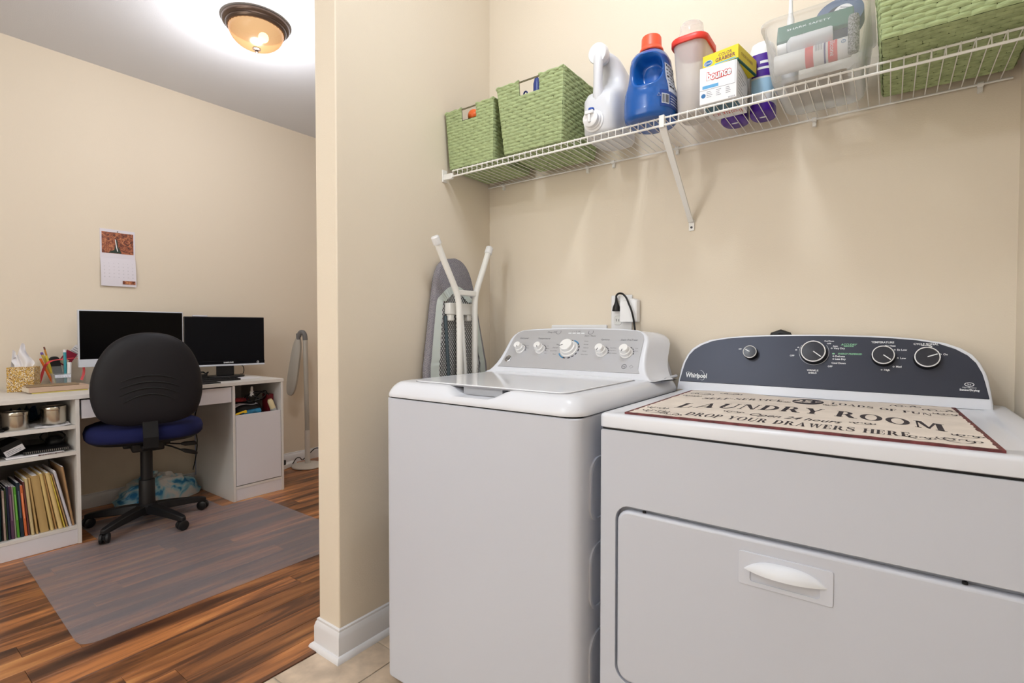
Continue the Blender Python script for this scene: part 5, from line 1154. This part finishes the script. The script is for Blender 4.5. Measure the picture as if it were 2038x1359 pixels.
one('paper_strips', 'white and grey paper strips lying over the black bag', 'papers', MB().grid(lambda u, v: (-1.955 - .05*v, -.245 + .165*u, cz + .062 + .035*u + .012*math.sin(u*5) + .006*v), 16, 3), mat('strip_white', (206, 200, 206), .6, var=.3, vscale=40), angle=60)
one('red_pouch', 'red patterned pouch behind the paper strips', 'pouch', MB().loft([super_ring(-2.03, -.165, .03*k, .06*k, cz + .1 + z, 20, 2.4) for k, z in ((.8, 0), (1, .01), (.7, .022), (.1, .026))]), mat('pouch_red', (150, 50, 56), .7, var=.4, vscale=60), angle=60)
one('cable_bundle', 'black cables with a white plug piled in the cupboard opening', 'cable', MB().tube([(-1.99 + .03*math.cos(a*1.7), -.07 + .07*math.cos(a), cz + .13 + .03*math.sin(a*1.3)) for a in [i*.2 for i in range(75)]], .004, 6), M_black)
one('white_plug', 'white plug end standing up in the cupboard opening', 'plug', MB().lathe([(0, 0), (.013, 0), (.013, .03), (.008, .036), (.008, .06), (.004, .065), (0, .066)], (-1.985, -.105, cz + .135), 14), M_whitep)
# ------------------------------------------------------------------ bag and cables under the desk
mbb = MB(); r_ = random.Random(11); nz = [[r_.uniform(-1, 1) for _ in range(30)] for _ in range(20)]
def bagf(u, v):
    th = u*2*PI; ph = v*PI/2; n_ = nz[int(round(v*12)) % 20][int(round(u*28)) % 28]
    rx, ry = .12 + .008*n_, .245 + .012*n_; hh = .155 + .025*math.sin(th*2 + 1) + .012*n_
    return (-2.36 + rx*math.cos(th)*math.cos(ph)**.7, -.535 + ry*math.sin(th)*math.cos(ph)**.7, .0035 + hh*math.sin(ph)**.9)
mbb.grid(bagf, 28, 12)
M_bag = mat('bag_print', (170, 196, 206), .45); nt = M_bag.node_tree; L = nt.links.new
tc = nt.nodes.new('ShaderNodeTexCoord'); n1 = nt.nodes.new('ShaderNodeTexNoise'); n1.inputs['Scale'].default_value = 9; n1.inputs['Distortion'].default_value = 1.5; L(tc.outputs['Object'], n1.inputs['Vector'])
rp_ = nt.nodes.new('ShaderNodeValToRGB'); cr = rp_.color_ramp; cr.elements[0].position = .42; cr.elements[0].color = lin((206, 204, 202)); cr.elements[1].position = .64; cr.elements[1].color = lin((40, 120, 170)); e = cr.elements.new(.55); e.color = lin((140, 190, 206)); L(n1.outputs['Fac'], rp_.inputs[0]); L(rp_.outputs[0], nt.nodes['Principled BSDF'].inputs['Base Color'])
one('plastic_bag', 'crumpled white and blue plastic bag on the floor under the desk', 'bag', mbb, M_bag, angle=25)
one('computer_cable', 'black cable hanging down behind the knee space of the desk', 'cable', MB().tube(curve([(-2.30, -.30, .64), (-2.32, -.33, .50), (-2.33, -.31, .36), (-2.34, -.315, .25), (-2.35, -.33, .155)]), .0035, 6), M_black)
one('network_cable', 'thin black cable slung from chair height to the right panel', 'cable', MB().tube(curve([(-2.38, -.45, .60), (-2.39, -.40, .47), (-2.395, -.33, .43), (-2.40, -.285, .42)]), .003, 6), M_black)
# ------------------------------------------------------------------ chair mat
M_mat = clear_mat('chair_mat_plastic', (204, 200, 204), .85, .3, (244, 242, 244), .10)
mo = [(-.775, -1.255)] + [(-.825 + .05*math.cos(a), -1.262 - .05*math.sin(a)) for a in (.35, .8, 1.2)] + [(-.835, -1.313), (-1.86, -1.275), (-1.875, -1.26), (-1.875, -.98), (-2.18, -.98), (-2.20, -.96), (-2.20, -.37), (-2.18, -.35), (-1.875, -.35), (-1.875, -.135), (-1.86, -.12), (-.80, -.12), (-.775, -.145)]
one('chair_mat', 'translucent grey plastic chair mat on the wood floor under the office chair', 'chair mat', MB().prism(mo, fXY, .0032, .0058), M_mat, bevel=.001)
# ------------------------------------------------------------------ office chair
ZM = .0060
HX, HY = -1.935, -.735
ch = thing('office_chair', 'black swivel office chair with a dark blue seat, its back to the room', 'chair', (HX, HY, ZM))
CR = at((HX, HY, 0), math.radians(-13))      # local +x is the back of the chair
M_shell = mat('chair_shell', (13, 13, 22), .6, bump=.25, bscale=500, bdist=.0006); M_seat = mat('seat_navy', (16, 24, 78), .9, bump=.3, bscale=400)
def cp2(nm, mb, m, par=ch, **k): return obj(nm, mb.xf(CR), m, par, **k)
# backrest outline (half width by height)
BO = [(.600, .0), (.604, .10), (.620, .168), (.645, .208), (.68, .230), (.74, .246), (.80, .250), (.86, .245), (.92, .230), (.98, .205), (1.03, .172), (1.065, .132), (1.088, .085), (1.098, .035), (1.100, 0)]
BO = [(v.x, max(0, v.y)) for v in curve([(a, b, 0) for a, b in BO], 4)]
bo_ = [(-h, z) for z, h in BO] + [(h, z) for z, h in reversed(BO[1:-1])]
def backring(k, dx):
    cz_ = .84; r = []
    for y, z in bo_:
        yy, zz = y*k, cz_ + (z - cz_)*k
        r.append((.235 + dx - .55*(yy**2)*.6 + .10*(zz - .85)*.6 - .25*max(0, zz - .95)**2, yy + .0, zz))
    return r
mb = MB(); mb.loft([backring(.05, .030), backring(.4, .029), backring(.7, .026), backring(.86, .021), backring(.95, .012), backring(.99, .002), backring(1, -.008)], cap1=False); mb.loft([backring(1, -.008), backring(.985, -.012)], cap0=False, cap1=False)
cp2('backrest_shell', mb, M_shell, angle=60)
mb = MB(); mb.loft([backring(.97, -.011), backring(.985, -.022), backring(.965, -.045), backring(.86, -.058), backring(.5, -.062), backring(.05, -.062)]); cp2('backrest_cushion', mb, M_seat, angle=60)
for z, hw, sg_ in ((.872, .125, .030), (.838, .132, .034), (.806, .132, .040), (.772, .115, .042)):  # groove shade put into the colour: raised arcs blacker than the shell
    pts = []
    for i in range(15):
        t = (i/14 - .5)*2; yy = t*hw; zz = z - sg_*t*t
        pts.append((.235 + .0285 - .55*(yy**2)*.6 + .10*(zz - .85)*.6, yy, zz))
    cp2('back_groove', MB().tube(pts, [.0014 + .0042*math.sin(PI*i/14) for i in range(15)], 7), mat('groove_shade', (5, 5, 7), .7) if 'groove_shade' not in bpy.data.materials else bpy.data.materials['groove_shade'])
seat_r = lambda k, z, dx=0: [(-.02 + dx + .235*k*math.copysign(abs(math.cos(t))**(2/2.8), math.cos(t)), .276*k*math.copysign(abs(math.sin(t))**(2/2.8), math.sin(t)), z) for t in [2*PI*i/40 for i in range(40)]]
cp2('seat_pan', MB().loft([seat_r(.6, .488), seat_r(.86, .492), seat_r(.95, .508), seat_r(.97, .522)]), M_black, angle=60)
cp2('seat', MB().loft([seat_r(.955, .510), seat_r(1, .525), seat_r(1.01, .552), seat_r(.975, .578), seat_r(.86, .592), seat_r(.5, .590), seat_r(.05, .586)]), M_seat, angle=70)
cp2('mechanism', MB().box(-.10, .12, -.075, .075, .440, .490).box(-.02, .20, -.035, .035, .455, .484).box(-.06, .06, -.11, .11, .455, .478), M_black, bevel=.008)
jb = [(.10, 0, .468), (.20, 0, .470), (.245, 0, .490), (.252, 0, .54), (.236, 0, .585), (.226, 0, .63)]
mb = MB(); mb.loft([[(x + a, y, z) for a, y in ((-.010, -.034), (.010, -.034), (.010, .034), (-.010, .034))] if i > 2 else [(x, y, z + a) for a, y in ((.010, -.034), (-.010, -.034), (-.010, .034), (.010, .034))] for i, (x, _, z) in enumerate(jb)])
cp2('back_bar', mb, M_blackm, bevel=.004)
cp2('gas_column', MB().lathe([(0, .10), (.040, .10), (.038, .255), (.037, .258), (.030, .262), (.029, .445), (0, .445)], (0, 0, 0), 24), M_black, angle=30)
for y0, z1, a in ((.075, .432, 10), (.075, .375, 0)):
    l_ = cp2('lever', MB().tube([(.0, .06, .455), (.01, .12, .455 + (z1 - .455)*.3), (.015, .17, z1 + (.455 - z1)*.35)], .0045, 8), M_black)
    obj('lever_paddle', MB().loft([[(.015 + a_, yy, zz + b_) for a_, b_ in ((-.014*k, -.011*k), (.014*k, -.011*k), (.014*k, .011*k), (-.014*k, .011*k))] for yy, zz, k in ((.165, z1 + (.455 - z1)*.38, .5), (.185, z1 + (.455 - z1)*.28, 1), (.235, z1 + .005, 1), (.25, z1, .6))]).xf(CR), M_black, l_, bevel=.003)
hb = cp2('base_hub', MB().lathe([(0, .062), (.045, .062), (.055, .075), (.055, .112), (.045, .122), (0, .122)], (0, 0, 0), 28), M_black, angle=40)
CM0 = [(-57 + 72*i) for i in range(5)]
for a in CM0:
    aa = math.radians(a); R_ = at((HX, HY, 0), aa)
    mb = MB(); mb.loft([[(x, w_*s, z) for s, z in ((-1, z0_), (-.8, z1_), (.8, z1_), (1, z0_))] for x, w_, z0_, z1_ in ((.03, .032, .072, .118), (.12, .028, .070, .112), (.22, .023, .064, .098), (.285, .020, .058, .086), (.305, .012, .060, .080))])
    arm = obj('base_arm', mb.xf(R_), M_black, ch, bevel=.004)
    cr2 = at((HX, HY, 0), aa) @ Matrix.Translation((.288, 0, 0)) @ rotz(math.radians(70 + a*.7))
    mb = MB()
    for s in (-1, 1):
        mb.lathe([(0, -.009), (.022, -.009), (.0275, -.005), (.0275, .005), (.022, .009), (0, .009)], (0, s*.0135, ZM + .0278), 20, Matrix.Rotation(PI/2, 4, 'X'))
    mb.tube([(0, 0, .05), (0, 0, .072)], .007, 8); mb.loft([[(x, y, z) for x, y in ((-.020, -.006), (.020, -.006), (.020, .006), (-.020, .006))] for z in (.03, .054)])
    obj('caster', mb.xf(cr2), M_black, arm, angle=40)
# ------------------------------------------------------------------ folding floor lamp
LXP, LYP = -2.315, .505
fl = thing('floor_lamp', 'grey folded floor lamp with a long flat head, beside the partition wall', 'lamp', (LXP, LYP, 0)); M_lg = mat('lamp_grey', (176, 170, 160), .4); M_lgd = mat('lamp_joint', (112, 110, 110), .35)
obj('base', MB().lathe([(0, .003), (.118, .003), (.122, .008), (.120, .016), (.095, .026), (.03, .032), (0, .033)], (LXP, LYP, 0), 40), mat('lamp_base', (206, 198, 188), .35), fl, angle=40)
ps = [(LXP, LYP, .03), (LXP, LYP, .30)]; obj('lower_post', MB().tube(ps, .021, 16), mat('post_pale', (214, 208, 200), .4), fl)
Rr = Vector((.804, .594, 0)); Fv = Vector((-.594, .804, 0)); LP = Vector((LXP, LYP, 0))
obj('upper_post', MB().tube([LP + Vector((0, 0, .30)), LP - Rr*.010 + Vector((0, 0, 1.03))], .0185, 16), M_lg, fl)
jt = [LP - Rr*.010 + Vector((0, 0, 1.03)), LP - Rr*.014 + Vector((0, 0, 1.07)), LP - Rr*.028 + Vector((0, 0, 1.093)), LP - Rr*.05 + Vector((0, 0, 1.09)), LP - Rr*.062 + Vector((0, 0, 1.06))]
obj('joint', MB().tube(curve(jt, 4), .0192, 14), M_lgd, fl, angle=60)
hm = MB(); a0 = LP - Rr*.066 + Vector((0, 0, 1.055)); a1 = LP - Rr*.138 + Vector((0, 0, .58)); ax = (a1 - a0).normalized(); sd = (Rr - ax*Rr.dot(ax)).normalized(); nn = ax.cross(sd).normalized(); hl = (a1 - a0).length
rings = []
for d, k in ((.016, .45), (.011, .9), (0, 1), (-.012, 1), (-.018, .85)):
    ol_ = []
    for i in range(32):
        t = 2*PI*i/32; e = 3.5
        u_ = math.copysign(abs(math.cos(t))**(2/2.4), math.cos(t)); v_ = math.copysign(abs(math.sin(t))**(2/e), math.sin(t))
        kk = .85 if v_ < 0 else 1
        ol_.append((a0 + a1)/2 + sd*u_*.046*k*(.80 + .20*(v_*.5 + .5)) + ax*v_*(hl/2 - (1-k)*.03) - nn*d*0 + (Fv*-d))
    rings.append(ol_)
obj('lamp_head', hm.loft(rings), M_lg, fl, angle=50)
obj('head_hinge', MB().tube([a0 + Vector((0, 0, .03)), a0 - Vector((0, 0, .02))], .017, 12), M_lgd, fl)
# ------------------------------------------------------------------ power strip, wall calendar
pst = thing('power_strip', 'white power strip with a black adapter on the floor by the office wall', 'power strip', (-2.40, .34, .003)); PM = at((-2.40, .345, .003), math.radians(20))
obj('strip', MB().box(-.025, .025, -.13, .13, 0, .035).xf(PM), M_whitep, pst, bevel=.004)
one('power_adapter', 'black power adapter on the white power strip', 'adapter', MB().box(-.025, .03, -.07, .0, .0365, .075).xf(PM), M_black, bevel=.005)
one('floor_cable', 'black cable trailing from the power strip along the baseboard', 'cable', MB().tube(curve([(-2.39, .42, .03), (-2.42, .47, .06), (-2.45, .52, .05), (-2.48, .56, .02), (-2.49, .62, .05), (-2.50, .70, .09), (-2.50, .8, .06)]), .004, 6), M_black)
cl = thing('wall_calendar', 'white wall calendar with a canyon waterfall picture on the office wall', 'calendar', (XO, -.683, 1.394)); M_pg = mat('calendar_page', (226, 222, 232), .6)
obj('picture_page', MB().box(XO + .0005, XO + .0025, -.776, -.590, 1.574, 1.756), M_pg, cl)
mb = MB().grid(lambda u, v: (XO + .004 + .012*math.sin(v*1.4)*(1-v) + .010*(1 - v), -.776 + .187*u, 1.394 + .180*v), 4, 10); mb.grid(lambda u, v: (XO + .0025 + .012*math.sin(v*1.4)*(1-v) + .008*(1 - v), -.776 + .187*u, 1.394 + .180*v), 4, 10)
obj('month_page', mb, M_pg, cl, kind='stuff', label='hanging month page')
M_pic = bpy.data.materials.new('canyon_print'); M_pic.use_nodes = True; nt = M_pic.node_tree; L = nt.links.new
tc = nt.nodes.new('ShaderNodeTexCoord'); n1 = nt.nodes.new('ShaderNodeTexNoise'); n1.inputs['Scale'].default_value = 28; n1.inputs['Detail'].default_value = 5; n1.inputs['Distortion'].default_value = 2.5; L(tc.outputs['Object'], n1.inputs['Vector'])
rp_ = nt.nodes.new('ShaderNodeValToRGB'); cr = rp_.color_ramp; cr.elements[0].position = .32; cr.elements[0].color = lin((50, 34, 32)); cr.elements[1].position = .72; cr.elements[1].color = lin((214, 150, 104)); e = cr.elements.new(.45); e.color = lin((128, 66, 46)); e = cr.elements.new(.58); e.color = lin((178, 108, 72)); L(n1.outputs['Fac'], rp_.inputs[0]); L(rp_.outputs[0], nt.nodes['Principled BSDF'].inputs['Base Color'])
pc_ = obj('canyon_picture', MB().box(XO + .0025, XO + .0031, -.767, -.599, 1.604, 1.738), M_pic, cl, smooth=False)
fyz = lambda a, b, d: (XO + .0031 + d, a, b)
obj('dark_pool', MB().prism([(-.735, 1.606), (-.72, 1.618), (-.703, 1.626), (-.695, 1.66), (-.698, 1.69), (-.685, 1.69), (-.683, 1.65), (-.672, 1.628), (-.664, 1.606)], fyz, 0, .0003), mat('pool_green', (40, 56, 46), .5), pc_, smooth=False)
obj('waterfall', MB().prism([(-.6985, 1.694), (-.694, 1.694), (-.688, 1.645), (-.682, 1.618), (-.687, 1.618), (-.693, 1.645)], fyz, .0003, .0006), M_paper, pc_, smooth=False)
obj('corner_picture', MB().box(XO + .0165, XO + .0171, -.664, -.595, 1.409, 1.431), M_pic, cl, smooth=False)
mb = MB()
for r in range(5):
    for c in range(7): mb.text(str(r*7 + c + 1), .007, (XO + .0200 - .010*((r+1)/6)*0, -.758 + c*.025, 1.540 - r*.022), (0, 1, 0), (0, 0, 1))
mb.v = [Vector((XO + .0046 + .012*math.sin((v.z-1.394)/.18*1.4)*(1-(v.z-1.394)/.18) + .010*(1-(v.z-1.394)/.18), v.y, v.z)) for v in mb.v]
obj('dates', mb, M_pgrey, cl, kind='stuff', smooth=False)
obj('pin', MB().lathe([(0, 0), (.003, 0), (.003, .006), (0, .007)], (XO + .002, -.684, 1.744), 10, Matrix.Rotation(PI/2, 4, 'Y')), M_dark, cl)
# ------------------------------------------------------------------ ceiling lamps
M_bronze = mat('bronze', (92, 76, 66), .32, metal=.8)
def glass_mat():
    """fluted amber glass: glows warm, lets the bulb shine through a little, glossy on top"""
    m = bpy.data.materials.new('amber_glass'); m.use_nodes = True; nt = m.node_tree; b = nt.nodes['Principled BSDF']; L = nt.links.new; out = nt.nodes['Material Output']
    b.inputs['Base Color'].default_value = lin((40, 28, 16)); b.inputs['Roughness'].default_value = .25; b.inputs['Specular IOR Level'].default_value = .25
    lw = nt.nodes.new('ShaderNodeLayerWeight'); lw.inputs[0].default_value = .3
    r = nt.nodes.new('ShaderNodeValToRGB'); r.color_ramp.elements[0].color = lin((255, 206, 150)); r.color_ramp.elements[1].color = lin((206, 130, 66)); L(lw.outputs['Facing'], r.inputs[0])
    L(r.outputs[0], b.inputs['Emission Color']); b.inputs['Emission Strength'].default_value = .7
    t = nt.nodes.new('ShaderNodeBsdfTransparent'); t.inputs[0].default_value = lin((255, 230, 196)); mx = nt.nodes.new('ShaderNodeMixShader'); mx.inputs[0].default_value = .72
    L(t.outputs[0], mx.inputs[1]); L(b.outputs[0], mx.inputs[2]); L(mx.outputs[0], out.inputs[0]); return m
M_amb = glass_mat(); M_bulb = mat('bulb_glow', (255, 240, 210), .5, emis=(255, 236, 200), estr=4)
def ceiling_lamp(x, y, lab):
    t = thing('ceiling_lamp', lab, 'ceiling lamp', (x, y, CH), 'ceiling lamps')
    obj('pan', MB().lathe([(.120, -.0005), (.160, -.0005), (.166, -.006), (.166, -.018), (.160, -.026), (.150, -.030), (.148, -.040), (.142, -.046), (.132, -.046), (.128, -.040), (.126, -.01)], (x, y, CH), 48), M_bronze, t, angle=40)
    n = 72; rings = []
    for i in range(13):
        a = PI/2*i/12; r = .134*math.cos(a)**.9 if i < 12 else .002; z = CH - .040 - .100*math.sin(a)
        rings.append([(x + r*(1 + .022*(k % 2))*math.cos(2*PI*k/n), y + r*(1 + .022*(k % 2))*math.sin(2*PI*k/n), z) for k in range(n)])
    mb = MB().loft(rings, cap0=False, cap1=False); obj('glass_dome', mb, M_amb, t, smooth=True, angle=60)
    obj('finial', MB().lathe([(0, -.138), (.020, -.138), (.021, -.143), (.010, -.148), (.007, -.153), (.010, -.157), (.006, -.163), (0, -.166)], (x, y, CH), 24), M_bronze, t, angle=30)
    obj('bulb', MB().lathe([(.026*math.sin(PI*i/10), -.105 + .026*math.cos(PI*i/10)) for i in range(11)], (x + .035, y + .02, CH + .022), 16), M_bulb, t)
    return t
ceiling_lamp(-1.288, -.405, 'round amber glass ceiling lamp with a bronze rim, lit, on the office ceiling')
